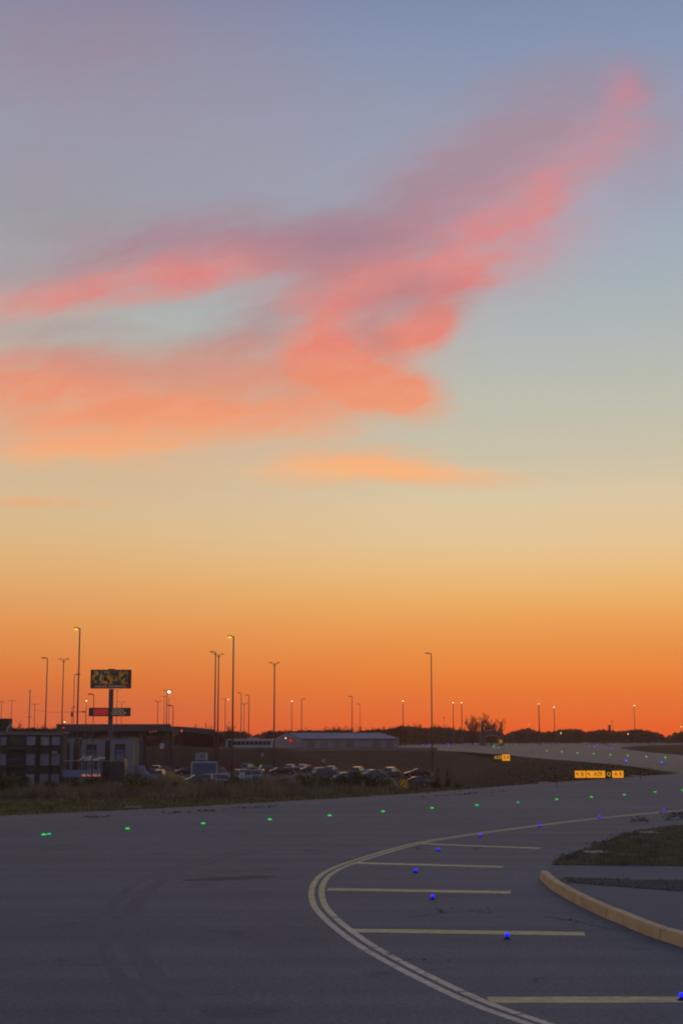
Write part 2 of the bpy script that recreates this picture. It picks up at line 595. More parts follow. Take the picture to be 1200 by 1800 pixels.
# near taxiway: everything on this side of the grass edge
edge = catmull([G(*q) for q in ((0, 1434), (150, 1427), (300, 1420), (450, 1411), (600, 1403), (760, 1392.5), (943, 1378), (1126, 1365), (1200, 1359.5))], 6)
d0 = edge[1] - edge[0]
d1 = edge[-1] - edge[-2]
edge = [edge[0] - d0.normalized() * 200] + edge + [edge[-1] + d1.normalized() * 120 + Vector((25, 0, 0))]
flat('taxiway', edge + [Vector((260, 60, 0)), Vector((260, -80, 0)), Vector((-260, -80, 0))], 0.004, M_ASPH)
inner = [p + Vector((0.35, -1, 0)).normalized() * (5.5 if i < 38 else 5.5) for i, p in enumerate(edge)]
sh = MB()
for p, q in zip(edge, inner):
    sh.v += [(p.x, p.y, .008), (q.x, q.y, .008)]
for i in range(len(edge) - 1):
    sh.f.append((2 * i, 2 * i + 1, 2 * i + 3, 2 * i + 2))
struct(sh.build('taxiway_shoulder', M_SHOULD))

# far taxiways
far = [(380, 1318.5), (480, 1318.5), (640, 1318), (760, 1319), (830, 1323), (900, 1329), (960, 1334.5), (1060, 1342.5), (1130, 1350), (1200, 1361), (1290, 1366), (1400, 1352),
       (1400, 1340), (1200, 1328), (1130, 1321.5), (1096, 1317), (1087, 1315), (1100, 1312.6), (1140, 1310.3), (1200, 1309), (1400, 1307),
       (1400, 1303.5), (1200, 1304), (1000, 1304.5), (860, 1306), (800, 1308), (700, 1310.5), (600, 1312), (480, 1313), (380, 1313.2)]
flat('far_taxiway', [G(*q) for q in far], 0.004, M_FARTAXI)


# ------------------------------------------------------------------ painted marks
def ribbon(name, pts, w, z, m, offs=0.0, broken=None):
    mb = MB()
    L = len(pts)
    for i, p in enumerate(pts):
        t = (pts[min(i + 1, L - 1)] - pts[max(i - 1, 0)]).normalized()
        nn = Vector((-t.y, t.x, 0))
        jw = w / 2 * (1 + rnd.uniform(-.06, .06))
        a = p + nn * (offs - jw)
        b = p + nn * (offs + jw)
        mb.v += [(a.x, a.y, z), (b.x, b.y, z)]
    for i in range(L - 1):
        if broken and broken(i, pts[i]):
            continue
        mb.f.append((2 * i, 2 * i + 1, 2 * i + 3, 2 * i + 2))
    return struct(mb.build(name, m))


outer_px = [(1330, 1413), (1200, 1424.3), (1054, 1438), (949, 1450.5), (873, 1460.5), (792, 1472), (733, 1482), (675, 1497), (617, 1515), (587, 1526), (564, 1539), (551, 1555),
            (547, 1571), (550, 1588), (558, 1602), (576, 1621), (605, 1645), (640, 1669), (687, 1696), (733, 1720), (792, 1749), (850, 1774),
            (932, 1803), (1060, 1850), (1300, 1930)]
oc = catmull([G(*q) for q in outer_px], 24)
split = min(range(len(oc)), key=lambda i: (oc[i] - G(558, 1600)).length)
# 3D direction along list: from far right round the bend to near right; inner side is to the left
ribbon('painted_edge_line', oc[:split + 1], .19, .008, M_PAINT_Y)
ribbon('painted_edge_line', oc[split:], .19, .008, M_PAINT_P)
gaps = lambda i, p: rnd.random() < .035
ribbon('painted_edge_line', oc[:split + 1], .19, .008, M_PAINT_Y, .32, lambda i, p: p.y > 75 and rnd.random() < .02)
ribbon('painted_edge_line', oc[split:], .19, .008, M_PAINT_P, .32, gaps)

for (x0, y0, x1, y1, w) in ((735, 1483.6, 949, 1492, .62), (622, 1517.6, 884, 1524.7, .66), (576, 1564, 897, 1569.6, .72), (614, 1636.7, 1027, 1642.5, .66), (858, 1759, 1225, 1758.5, .62)):
    a, b = G(x0, y0), G(x1, y1)
    ribbon('painted_stripe', [a.lerp(b, t / 16) for t in range(17)], w, .0085 if 0 else .0078, M_PAINT_Y)

# tyre skid and dirt flecks on the asphalt
M_SKID = mat('tyre rubber mark', (.042, .040, .042), .8, vary=.2, vscale=2)
a, b = G(322, 1548.5), G(484, 1541.5)
pts = [a.lerp(b, t / 20) for t in range(21)]
mb = MB()
for i, p in enumerate(pts):
    w_ = 1.35 * math.sin(math.pi * min(1, (i + .3) / 20.5)) ** .5 * rnd.uniform(.7, 1)
    mb.v += [(p.x, p.y - w_ / 2, .008), (p.x, p.y + w_ / 2, .008)]
for i in range(20):
    mb.f.append((2 * i, 2 * i + 2, 2 * i + 3, 2 * i + 1))
struct(mb.build('skid_mark', M_SKID))
# faint curved rubber wear where aircraft turn, following the painted bend
M_WEAR = ground_mat('turning wear', (.090, .089, .092), (.118, .116, .117), None, .05, 9.0, .72, .25, .25, None, .3)
for offs_, w_ in ((-5.2, .5), (-5.9, .35), (-13.5, .45), (-14.3, .6), (-22.0, .5)):
    L_ = len(oc)
    ribbon('tyre_wear', oc[int(L_ * .30):], w_, .0062 - offs_ * .00002, M_WEAR, offs_)
M_CRACK = mat('crack filler', (.055, .05, .05), .8)
def crack(pp, w):
    pts = [G(*q) for q in pp]
    res = []
    for i in range(len(pts) - 1):
        for k in range(8):
            p = pts[i].lerp(pts[i + 1], k / 8)
            res.append(p + Vector((rnd.uniform(-.06, .06), rnd.uniform(-.12, .12), 0)))
    ribbon('pavement_crack', res, w, .0086, M_CRACK)
crack([(950, 1488), (1010, 1497), (1085, 1499)], .06)
crack([(955, 1612), (1012, 1620), (1060, 1631), (1110, 1640)], .05)
crack([(720, 1612), (800, 1604), (850, 1601)], .04)

# loose leaves and dirt, too small to count
mb = MB()
def fleck(p, s):
    k = rnd.randint(4, 6)
    a0 = rnd.uniform(0, 6)
    vs = [(p.x + s * rnd.uniform(.5, 1) * math.cos(a0 + 6.283 * i / k), p.y + s * rnd.uniform(.5, 1.2) * math.sin(a0 + 6.283 * i / k), rnd.uniform(.012, .012 + s * .5)) for i in range(k)]
    mb.add(vs, [tuple(range(k))])
for (cx, cy, n_, spx, spy, s) in ((845, 1602, 40, 14, 3, .07), (770, 1602, 30, 14, 3, .07), (1125, 1443, 30, 10, 2, .16), (1190, 1437, 46, 14, 4, .2), (830, 1492, 26, 8, 2, .1), (728, 1494, 26, 8, 2, .1),
                                  (655, 1528, 20, 12, 2, .07), (735, 1690, 50, 26, 3, .05), (945, 1722, 30, 10, 3, .04), (1010, 1618, 40, 24, 4, .06), (748, 1717, 14, 8, 3, .05), (680, 1680, 20, 7, 2, .05),
                                  (1020, 1500, 50, 10, 4, .12), (1000, 1508, 60, 9, 3, .12), (1052, 1484, 40, 9, 2, .12), (1105, 1468, 40, 12, 2, .12)):
    for i in range(n_ if cy < 1515 and cx > 950 else n_ // 5):
        fleck(G(cx + rnd.gauss(0, spx), cy + rnd.gauss(0, spy)), s * rnd.uniform(.5, 1.3))
for i in range(150):                      # debris row where the shoulder meets the taxiway
    t = rnd.random() ** 1.0
    px = 80 + t * 820
    py = 1443 - (px - 85) * (1443 - 1402) / (743 - 85)
    if math.sin(px * .045) + math.sin(px * .017 + 1) < -.2: continue
    fleck(G(px, py + rnd.gauss(0, .8)), rnd.uniform(.06, .26))
tag(mb.build('dead_leaves', mat('dead leaf', (.045, .032, .028), .9)), 'dead brown leaves and dirt scattered over the grey asphalt', 'leaf litter', kind='stuff')
# faint pale joint line along the shoulder
jl = [G(px, 1443.6 - (px - 85) * (1443 - 1402) / (743 - 85)) for px in range(-60, 1000, 12)]
ribbon('shoulder_joint', jl, .16, .012, mat('pale joint', (.34, .28, .26), .8, vary=.3, vscale=.8), 0, lambda i, p: rnd.random() < .45)

# ------------------------------------------------------------------ right-hand island
isl = [(970, 1521), (978, 1511), (1000, 1504), (1018, 1499), (1032, 1492), (1044, 1487.7), (1083, 1472.5), (1118, 1462), (1176, 1452.7), (1260, 1448), (1400, 1446), (1400, 1524), (1200, 1522.7), (1080, 1521.8)]
islg = flat('grass_island', [G(*q) for q in isl], .03, ground_mat('island grass ground', (.120, .092, .060), (.150, .115, .078), (.15, .125, .09), .12, 5, .95, .05, .5, None, .35))
strip = [(990, 1544), (1050, 1545.5), (1120, 1548.5), (1200, 1548.5), (1400, 1550), (1400, 1588), (1200, 1568), (1106, 1561), (1040, 1556), (1001, 1552)]
flat('planted_strip', [G(*q) for q in strip], .03, ground_mat('dark soil', (.095, .082, .078), (.12, .105, .10), (.080, .070, .060), .3, 6, .95, .05, .5, None, .4))
pav = [(962, 1529), (970, 1522), (1200, 1523.6), (1400, 1525), (1400, 1740), (1200, 1655), (1100, 1612), (1020, 1575)]
flat('pavement', [G(*q) for q in pav], .012, M_PAVE)
for q, lbl in (((1047, 1501), 'small pale flat slab at the left end of the grass island'), ((1140, 1466), 'small pale flat slab on the far edge of the grass island')):
    p = G(*q)
    t = thing('concrete_slab', lbl, 'slab', (p.x, p.y, .03), .3)
    MB().box((0, 0, .025), (.8, 1.0, .05)).build('slab_body', mat('pale slab', (.20, .19, .20), .5, vary=.1), t, bevel=.01)
    MB().box((0.1, 0.1, .057), (.5, .5, .012)).build('lid', mat('slab lid', (.18, .17, .18), .5), t)


# barrier of three curved pieces
top_px = [(958, 1532), (981, 1545.5), (1013, 1566.5), (1037, 1580.5), (1069, 1594), (1106, 1608), (1141, 1621), (1172, 1633), (1200, 1642), (1330, 1690)]
bot = catmull([G(*q) for q in ((948, 1546), (965, 1562.3), (994.7, 1581), (1025, 1597), (1060, 1613.7), (1088, 1625), (1120.6, 1639.3), (1153.3, 1652), (1200, 1667.5), (1330, 1722))], 8)


def barrier(i0, i1, label):
    pts = bot[i0:i1 + 1]
    prof = [(0, 0), (.015, .15), (.03, .28), (.055, .30), (.25, .30), (.275, .28), (.29, .15), (.30, 0)]
    mb = MB()
    k = len(prof)
    o = pts[0].copy()
    for i, p in enumerate(pts):
        t = (pts[min(i + 1, len(pts) - 1)] - pts[max(i - 1, 0)]).normalized()
        nn = Vector((-t.y, t.x, 0))
        if nn.x < 0: nn = -nn
        for a, z in prof:
            e = .04 if i in (0, len(pts) - 1) else 0
            q = p + nn * (a * (1 - e) + e * .15) + t * (.02 if i == 0 else -.02 if i == len(pts) - 1 else 0) - o
            mb.v.append((q.x, q.y, z * (1 - e) + rnd.uniform(-.002, .002) * (z > 0)))
    for i in range(len(pts) - 1):
        for j in range(k - 1):
            mb.f.append((i * k + j, i * k + j + 1, (i + 1) * k + j + 1, (i + 1) * k + j)[::-1])
    mb.f.append(tuple(range(k))[::-1])
    mb.f.append(tuple(range((len(pts) - 1) * k, len(pts) * k)))
    ob = mb.build('barrier', M_BARR, smooth=False)
    ob.location = (o.x, o.y, .006)
    return tag(ob, label, 'barrier', 'low ochre barrier pieces round the pavement corner')


barrier(0, 33, 'low ochre painted concrete barrier piece at the rounded far tip of the row')
barrier(33, 57, 'low ochre concrete barrier piece in the middle with chipped top')
barrier(57, len(bot) - 1, 'nearest low ochre concrete barrier piece leaving the photo at the right edge')


# ------------------------------------------------------------------ grass blades, weeds, shrubs
def blades(mb, p, h, w):
    a = rnd.uniform(0, 6.283)
    dx, dy = math.cos(a) * w, math.sin(a) * w
    lx, ly = rnd.gauss(0, h * .3), rnd.gauss(0, h * .3)
    mb.add([(p.x - dx, p.y - dy, p.z), (p.x + dx, p.y + dy, p.z), (p.x + lx, p.y + ly, p.z + h)], [(0, 1, 2)])


def inpoly(x, y, poly):
    c = False
    j = len(poly) - 1
    for i in range(len(poly)):
        a, b = poly[i], poly[j]
        if (a[1] > y) != (b[1] > y) and x < (b[0] - a[0]) * (y - a[1]) / (b[1] - a[1]) + a[0]:
            c = not c
        j = i
    return c


mb = MB()
c_ = 0
while c_ < 14000:
    px, py = rnd.uniform(968, 1260), rnd.uniform(1447, 1524)
    if inpoly(px + rnd.gauss(0, 2), py + rnd.gauss(0, .6), isl):
        p = G(px, py, .02)
        if px < 1046 and rnd.random() < .6: continue
        blades(mb, p, rnd.uniform(.05, .16), .02)
        c_ += 1
for i in range(700):
    px = rnd.uniform(985, 1240)
    u_ = (px - 985) / 215
    p = G(px, rnd.uniform(1545 + 3 * u_, 1552 + 16 * u_), .02)
    blades(mb, p, rnd.uniform(.03, .10), .02)
tag(mb.build('island_grass', mat('island blade', (.21, .165, .085), 0.9, spec=.05, vary=.4, vscale=.9)), 'short dull green grass growing on the pavement island at right', 'grass', kind='stuff')


def edge_y(px):
    q = ((-200, 1444), (0, 1434), (300, 1420), (600, 1403), (760, 1392.5), (943, 1378), (1126, 1365), (1260, 1356))
    for (a, b), (c, e) in zip(q, q[1:]):
        if a <= px <= c:
            return b + (e - b) * (px - a) / (c - a)
    return q[-1][1]


mb = MB()
for i in range(26000):
    px = rnd.uniform(-150, 1230)
    py = edge_y(px) - rnd.random() ** 1.3 * 26
    if py < 1372 and rnd.random() < .5: continue
    p = G(px, py + .8 + rnd.gauss(0, .5), 0)
    if p.y > 330: continue
    p.z = gz(p.x, p.y)
    blades(mb, p, rnd.uniform(.07, .22), .035)
tag(mb.build('verge_grass', M_BLADE), 'rough olive grass along the far edge of the taxiway', 'grass', kind='stuff')

mb = MB()
for i in range(30000):
    px = rnd.uniform(-200, 800)
    Y = rnd.uniform(112, 142)
    X = (px - 600) / FOC * Y
    base_y = 1288 + H * FOC / Y
    if base_y > edge_y(px) - 9: continue
    cl_ = .5 + .5 * math.sin(px * .035 + 1) * math.sin(px * .011 + .4 + Y * .2)
    hmax = .55 + 1.05 * cl_
    if px < 260: hmax *= .72
    if px > 560: hmax *= .8
    if px > 690: hmax *= .55
    blades(mb, Vector((X, Y, gz(X, Y))), hmax * rnd.uniform(.4, 1.15), .03)
tag(mb.build('tall_weeds', M_WEED), 'tall brown weeds in front of the sunken car park', 'weeds', kind='stuff')

mb = MB()
for i in range(22000):                       # rough grass of the bank and the wedge beyond
    px = rnd.uniform(-60, 1215)
    py = rnd.uniform(1318, 1392)
    if px < 760:
        Y = rnd.uniform(322, 412)
        X = (px - 600) / FOC * Y
    else:
        top = 1319 + max(0, (px - 760)) * .073 + (max(0, px - 1100) * .12)
        if py < top + 1.2 or py > edge_y(px) - 1: continue
        g_ = G(px, py)
        X, Y = g_.x, g_.y
    blades(mb, Vector((X, Y, gz(X, Y))), rnd.uniform(.08, .2), .08)
tag(mb.build('bank_grass', M_BANK), 'dry brown grass on the bank below the far taxiway', 'grass', kind='stuff')


def leafy(name, n_, rx, rz_, seed, m, leaf=.12, stems=5):
    r_ = random.Random(seed)
    t = thing(name, 'x', 'shrub')
    st_ = MB()
    tips = []
    for i in range(stems):
        a = r_.uniform(0, 6.28)
        tip = Vector((math.cos(a) * rx * r_.uniform(.2, .7), math.sin(a) * rx * r_.uniform(.2, .7), rz_ * r_.uniform(.6, 1)))
        st_.tube((0, 0, 0), tip, .03, .008, 4)
        tips.append(tip)
    st_.build('stem', M_BARK, t)
    lf = MB()
    for i in range(n_):
        c = r_.choice(tips) * r_.uniform(.25, 1.05)
        p = c + Vector((r_.gauss(0, rx * .22), r_.gauss(0, rx * .22), r_.gauss(0, rz_ * .13)))
        if p.z < .03: p.z = .03
        q = Vector((r_.gauss(0, 1), r_.gauss(0, 1), r_.gauss(0, 1))).normalized() * leaf * r_.uniform(.5, 1.2)
        w_ = Vector((r_.gauss(0, 1), r_.gauss(0, 1), r_.gauss(0, 1))).normalized() * leaf * .5
        lf.add([p - q, p + w_, p + q, p - w_], [(0, 1, 2, 3)])
    lf.build('foliage', m, t)
    return t


M_SHRUBY = mat('yellowing leaf', (.16, .10, .025), 0.9, spec=0.05, vary=.4, vscale=1.2)
shr = [leafy('shrub', 700, 1.0, 1.3, s_, M_SHRUB) for s_ in (1, 2, 3)]
shy = leafy('shrub', 400, .8, 1.3, 9, M_SHRUBY)
spots = [(-60, 124, 1.2), (18, 122, 1.35), (52, 126, 1.0), (96, 121, .8), (140, 124, .9), (172, 125, 1.0), (236, 123, 1.3), (262, 127, .9), (318, 123, .7), (352, 127, .8), (402, 123, 1.0),
         (418, 127, .9), (455, 124, .7), (498, 128, .9), (540, 126, 1.1), (572, 128, .9), (598, 127, 1.1), (622, 129, 1.2), (648, 128, 1.0), (674, 129, .9), (760, 131, .6), (800, 133, .5)]
used = set()
for k, (px, Y, s_) in enumerate(spots):
    j = k % 3
    X = (px - 600) / FOC * Y
    loc = (X, Y, gz(X, Y))
    lb = 'dull green shrub in the weed row, %s shrub from the left' % ORD[k] if k < 20 else ('low shrub right of the black Q sign' if k == 20 else 'lowest rightmost shrub of the weed row')
    if j in used:
        dup(shr[j], loc, k * 1.7, lb, (s_, s_, s_ * .95), 'shrubs along the taxiway verge')
    else:
        used.add(j)
        o = shr[j]; o.location = loc; o.scale = (s_, s_, s_ * .95); o['label'] = lb; o['group'] = 'shrubs along the taxiway verge'
X = (526 - 600) / FOC * 225
shy.location = (X, 225, YZ); shy.scale = (1.2, 1.2, 1.1); shy['label'] = 'yellow leaved bush among the parked cars'


# ------------------------------------------------------------------ taxiway lights
def blue_light(far=False):
    t = thing('taxiway_light', 'x', 'taxiway light')
    MB().lathe([(.09, 0), (.09, .02), (.05, .04)]).build('base', M_DARK, t)
    MB().tube((0, 0, .03), (0, 0, .26 if far else .07), .022).build('stem', M_DARK, t)
    if far:
        MB().lathe([(.07, .26), (.11, .30), (.11, .42), (.06, .48)]).build('lens', M_BLUEFAR, t, True)
    else:
        MB().lathe([(.035, .065), (.055, .08), (.06, .105), (.045, .13), (.02, .14)]).build('lens', M_BLUE, t, True)
        MB().lathe([(.055, .05), (.06, .064)]).build('collar', M_DARK, t)
    return t


def green_light(m, r, name='centre_light'):
    t = thing(name, 'x', 'taxiway light')
    MB().lathe([(r * 1.25, 0), (r * 1.2, .012), (r, .018)]).build('base', M_DARK, t)
    MB().lathe([(r * .85, .018), (r * .8, r * .35), (r * .5, r * .6), (r * .2, r * .7)]).build('lens', m, t, True)
    return t


def row(proto, pts, z, fmt, group, start=0):
    first = True
    for k, q in enumerate(pts):
        p = G(q[0], q[1], z)
        p.z = .006
        lb = fmt(k)
        if first:
            proto.location = p; proto['label'] = lb; proto['group'] = group
            first = False
        else:
            dup(proto, p, 0, lb, None, group)


near_blue = [(1198, 1750), (891, 1644), (760, 1576), (730, 1530), (770, 1493), (844, 1468), (948, 1451), (1053, 1436), (1166, 1424)]
row(blue_light(), near_blue, .10, lambda k: 'blue taxiway edge light on a short stake by the yellow lines, %s nearest' % ORD[k] if k else 'nearest blue taxiway edge light at the right photo edge beside the bottom stripe', 'blue edge lights round the bend')
gn = [(77, 1466.5), (224, 1456), (357, 1447), (474, 1440), (579, 1433), (673, 1426), (759, 1420), (838, 1415), (978, 1405), (1039, 1401), (1097, 1397), (1151, 1392), (1199, 1389)]
row(green_light(M_GREEN, .14), gn, .08, lambda k: 'green light set in the near taxiway, %s green one from the left' % ORD[k], 'green centre lights of the near taxiway')
row(green_light(M_TEAL, .13, 'teal_light'), [(86, 1465.5), (910, 1410)], .08, lambda k: ['small teal light touching the leftmost green taxiway light', 'single teal light within the row of green taxiway lights'][k], 'teal lights of the near taxiway')
gf = [(866.5, 1312), (869, 1310.8), (868, 1314), (876.6, 1314.5), (878.5, 1309), (889.5, 1309.5), (907.4, 1309), (928.7, 1308.7)]
row(green_light(M_GREENFAR, .2, 'far_centre_light'), gf, .1, lambda k: 'tiny green light in the cluster at the far taxiway, %s from its left' % ORD[k], 'far green light cluster')
gf2 = [(960.6, 1320), (987, 1321.5), (1014.5, 1323.4), (1043, 1324.8), (1072.4, 1326.7), (1103, 1328.5), (1135.5, 1330.3), (1169, 1331.8)]
row(green_light(M_GREENFAR, .2, 'far_centre_light'), gf2, .1, lambda k: 'green light along the middle of the far taxiway, %s from the left' % ORD[k], 'far green taxiway lights')
gf3 = [(1004, 1306.6), (1027.7, 1306.5), (1052.6, 1306.2), (1073.9, 1306), (1118, 1305.6), (1158, 1305.3), (1196.4, 1305)]
row(green_light(M_GREENFAR, .24, 'far_centre_light'), gf3, .1, lambda k: 'faint green light in the farthest row near the trees, %s from the left' % ORD[k], 'farthest green taxiway lights')
bf = [(743, 1309.5), (754, 1310.6), (755.6, 1308.4), (787, 1308.3), (788, 1312.5), (834.8, 1307.4), (1036, 1312), (1044, 1312.4), (1049.7, 1310), (1079, 1309.5), (1074.6, 1316), (1100, 1337.7), (1162.6, 1340.6)]
row(blue_light(True), bf, .35, lambda k: 'small blue light at the edge of the far taxiway, %s from the left' % ORD[k], 'far blue taxiway lights')
# thin dark marker stakes
mk = thing('marker_stake', 'x', 'stake')
MB().tube((0, 0, 0), (0, 0, .75), .045, .035).build('stake_post', M_DARK, mk)
MB().tube((0, 0, .75), (0, 0, .95), .07, .07).build('reflector_band', M_BLACK, mk)
for k, (q, lb) in enumerate((((1125.5, 1371), 'thin dark marker stake on the shoulder right of the long yellow sign'), ((978, 1383.5), 'thin dark marker stake on the shoulder left of the long yellow sign'), ((935, 1327), 'tiny dark stake at the far taxiway edge right of the A29 sign'))):
    p = G(*q)
    if k == 0: mk.location = p; mk['label'] = lb
    else: dup(mk, p, 0, lb)


# ------------------------------------------------------------------ lettering
def text_mesh(s, size, depth=.01, font_w=1.0):
    cu = bpy.data.curves.new('t', 'FONT')
    cu.body = s
    cu.size = size
    cu.extrude = depth
    cu.offset = 0
    cu.align_x = 'CENTER'
    cu.align_y = 'CENTER'
    o = bpy.data.objects.new('t', cu)
    COL.objects.link(o)
    bpy.context.view_layer.update()
    me = bpy.data.meshes.new_from_object(o.evaluated_get(bpy.context.evaluated_depsgraph_get()))
    bpy.data.objects.remove(o)
    return me


def letters(name, s, size, loc, m, parent, sx=1.0, depth=.01):
    me = text_mesh(s, size, depth)
    me.materials.clear()
    me.materials.append(m)
    me.transform(Matrix.Translation(loc) @ Matrix.Rotation(math.pi / 2, 4, 'X') @ Matrix.Diagonal((sx, 1, 1, 1)))
    o = bpy.data.objects.new(name, me)
    COL.objects.link(o)
    o.parent = parent
    return o


def arrow(parent, loc, size, ang, m):
    mb = MB()
    s = size
    M_ = Matrix.Translation(loc) @ Matrix.Rotation(-ang, 4, 'Y')
    w = s * .07
    mb.box((0, 0, -s * .06), (w * 2, .02, s * .8), 0, M_)
    for sg in (-1, 1):
        mm = M_ @ Matrix.Translation((0, -.002 * sg, s * .40)) @ Matrix.Rotation(sg * R(138), 4, 'Y') @ Matrix.Translation((0, 0, s * .19))
        mb.box((0, 0, 0), (w * 1.8, .02, s * .42), 0, mm)
    return mb.build('arrow', m, parent)


def guide_sign(name, label, p, rz, panels, hgt, mount=.25):
    """panels: (width, kind, text, arrow angle or None, text first)"""
    t = thing(name, label, 'guidance sign', p, rz)
    tot = sum(q[0] for q in panels)
    x = -tot / 2
    MB().box((0, .09, mount + hgt / 2), (tot + .10, .16, hgt + .10)).build('housing', M_BLACK, t, bevel=.015)
    for sgn in (-.4, 0, .4):
        MB().tube((sgn * tot, .09, 0), (sgn * tot, .09, mount - .05), .035).build('leg', M_DARK, t)
    for w_, kd, tx, an, order in panels:
        cx = x + w_ / 2
        face = MB().box((cx, -.005, mount + hgt / 2), (w_ - .07, .03, hgt - .03)).build('panel', {'y': M_SIGNY, 'k': M_BLACK, 'b': M_BLACK}[kd], t)
        lm = M_BLACK if kd == 'y' else M_SIGNT if kd == 'k' else mat('dim yellow letter', (.3, .18, .01), .5, emit=(.45, .26, .01), es=.45)
        if kd == 'b':
            f = MB()
            for bx, bz, bw, bh in ((cx, mount + .03, w_ - .05, .05), (cx, mount + hgt - .03, w_ - .05, .05), (cx - w_ / 2 + .05, mount + hgt / 2, .05, hgt - .11), (cx + w_ / 2 - .05, mount + hgt / 2, .05, hgt - .11)):
                f.box((bx, -.03, bz), (bw * (.6 if bw < .1 else 1), .02, bh * (.6 if bh < .1 else 1)))
            f.build('border', mat('dim yellow border', (.3, .18, .01), .5, emit=(.28, .15, .004), es=.75), t)
        zc = mount + hgt / 2
        ts = hgt * .78
        if an is None:
            letters('lettering', tx, ts, (cx, -.03, zc), lm, t, .9)
        elif order:
            letters('lettering', tx, ts, (cx - w_ * .17, -.03, zc), lm, t, .9)
            arrow(t, (cx + w_ * .22, -.03, zc), hgt * .6, an, lm)
        else:
            letters('lettering', tx, ts, (cx + (hgt * .30 if len(tx) > 1 else w_ * .17), -.03, zc), lm, t, .9)
            arrow(t, (cx - w_ / 2 + hgt * .42, -.03, zc), hgt * .6, an, lm)
        x += w_
    return t


p = G(1053, 1370.5)
s_ = p.y / FOC * CP
guide_sign('guidance_sign', 'long lit yellow and black taxiway sign reading B, A29, Q and A with arrows', p, 0,
           [(30 * s_, 'y', 'B', R(45), False), (33.5 * s_ + .1, 'y', 'A29', R(45), False), (12 * s_, 'k', 'Q', None, 0), (22 * s_, 'y', 'A', 0, True)][0:0] or
           [(20 * s_, 'y', 'B', R(45), False), (34 * s_, 'y', 'A29', R(45), False), (11 * s_, 'k', 'Q', None, 0), (21 * s_, 'y', 'A', 0, True)], 12.5 * s_, .16)
p = G(882, 1340)
s_ = p.y / FOC * CP
guide_sign('guidance_sign', 'small sign with black A29 panel beside a lit yellow B arrow panel', p, 0,
           [(14 * s_, 'k', 'A29', None, 0), (14.5 * s_, 'y', 'B', R(-40), True)], 11 * s_, .22)
p = G(710, 1388.3)
s_ = p.y / FOC * CP
guide_sign('guidance_sign', 'square black sign with dim yellow border and yellow Q in the grass', p, 0, [(14 * s_, 'b', 'Q', None, 0)], 14 * s_, .12)


# ------------------------------------------------------------------ light poles
def pole(px, py, Y, kind, lit, label, r=.13, z0=None, group='light poles on the horizon'):
    top = AT(px, py, Y)
    if z0 is None: z0 = gz(top.x, Y)
    h = top.z - z0
    t = thing('light_pole', label, 'light pole', (top.x, Y, z0), 0, group)
    k = Y / 270.0 * (1 if Y < 320 else .62)
    MB().tube((0, 0, 0), (0, 0, h), r * 1.2, r * .75, 10).build('pole', M_POLE, t, True)
    MB().box((0, 0, .3), (r * 4.5, r * 4.5, .6)).build('base', M_CONC, t, bevel=.04)

    def head(x, sgn, scale=1.0, on=None, z=h, q=None):
        hd = MB()
        a = .42 * scale
        hd.box((x + sgn * a, 0, z + .05), (a * 2.1, a * .9, .20 * scale))
        o = hd.build('lamp_head', M_DARK, t, bevel=.05 * scale)
        if on:
            le = MB().lathe([(.20 * scale, 0), (.30 * scale, -.06), (.26 * scale, -.22 * scale), (.1 * scale, -.32 * scale)], (x + sgn * a * 1.1, 0, z - .04))
            le.build('lens', on, o, True)
        return o
    if kind in ('L', 'R'):
        sg = -1 if kind == 'L' else 1
        MB().tube((0, 0, h - .1), (sg * .5 * k, 0, h + .02), .05, .04).build('arm', M_POLE, t)
        head(sg * .3 * k, sg, .95 * k, lit)
    elif kind == 'V':
        for sg in (-1, 1):
            MB().path([(0, 0, h - .7 * k), (sg * .45 * k, 0, h - .1), (sg * .75 * k, 0, h)], .05).build('arm', M_POLE, t)
            head(sg * .5 * k, sg, .6 * k, lit if sg > 0 else None)
    elif kind == 'T':
        MB().tube((-.9 * k, 0, h), (.9 * k, 0, h), .05).build('crossarm', M_POLE, t)
        for sg in (-1, 1):
            head(sg * .7 * k, sg, .45 * k, lit if sg > 0 else None, h - .02)
    elif kind == 'X':                       # utility pole with two crossarms
        MB().tube((-1.0 * k, 0, h * .62), (1.0 * k, 0, h * .62), .07).build('crossarm', M_POLE, t)
        MB().tube((-.5 * k, 0, h), (.5 * k, 0, h), .06).build('crossarm', M_POLE, t)
    elif kind == 'o':                       # high mast: small glowing head
        MB().lathe([(.3 * k, -.1), (.35 * k, 0), (.1, .2)], (0, 0, h), 8).build('lamp_head', M_DARK, t)
        if lit:
            MB().lathe([(.12 * k, -.1), (.17 * k, -.25), (.12 * k, -.36), (.02, -.44)], (0, 0, h + .02), 8).build('lens', lit, t, True)
    return t


W_, Y_ = M_LAMPW, M_LAMPY
pole(83.5, 1157, 300, 'L', None, 'dark single-arm light pole left of the twin-arm pole at far left', .13)
pole(112, 1158.5, 300, 'V', None, 'dark twin-arm light pole between two single-arm poles at left', .12)
pole(140.5, 1104.5, 204, 'L', Y_, 'tallest light pole at left with its yellow lamp lit', .12)
pole(131, 1186, 290, 'R', None, 'thin pole with short right arm just left of the tall yellow-lit pole', .08)
pole(53, 1214, 420, 'X', None, 'utility pole with two crossarms above the left building', .17, -3)
pole(61.5, 1238, 420, 'T', None, 'short T-headed pole right of the utility pole', .1, -3)
pole(3, 1233.5, 430, 'T', None, 'T-headed pole at the left photo edge', .1, -3)
pole(21, 1232, 430, 'T', None, 'T-headed pole above the left building, second from the photo edge', .1, -3)
pole(165, 1221, 190, 'L', None, 'dark hooded light pole standing in front of the lower sign board', .06)
pole(152, 1231, 480, 'o', W_, 'thin pole with small lit lamp left of the sign board', .1, 0)
pole(206, 1213, 440, 'T', None, 'thin pole right behind the big sign column', .1, 0)
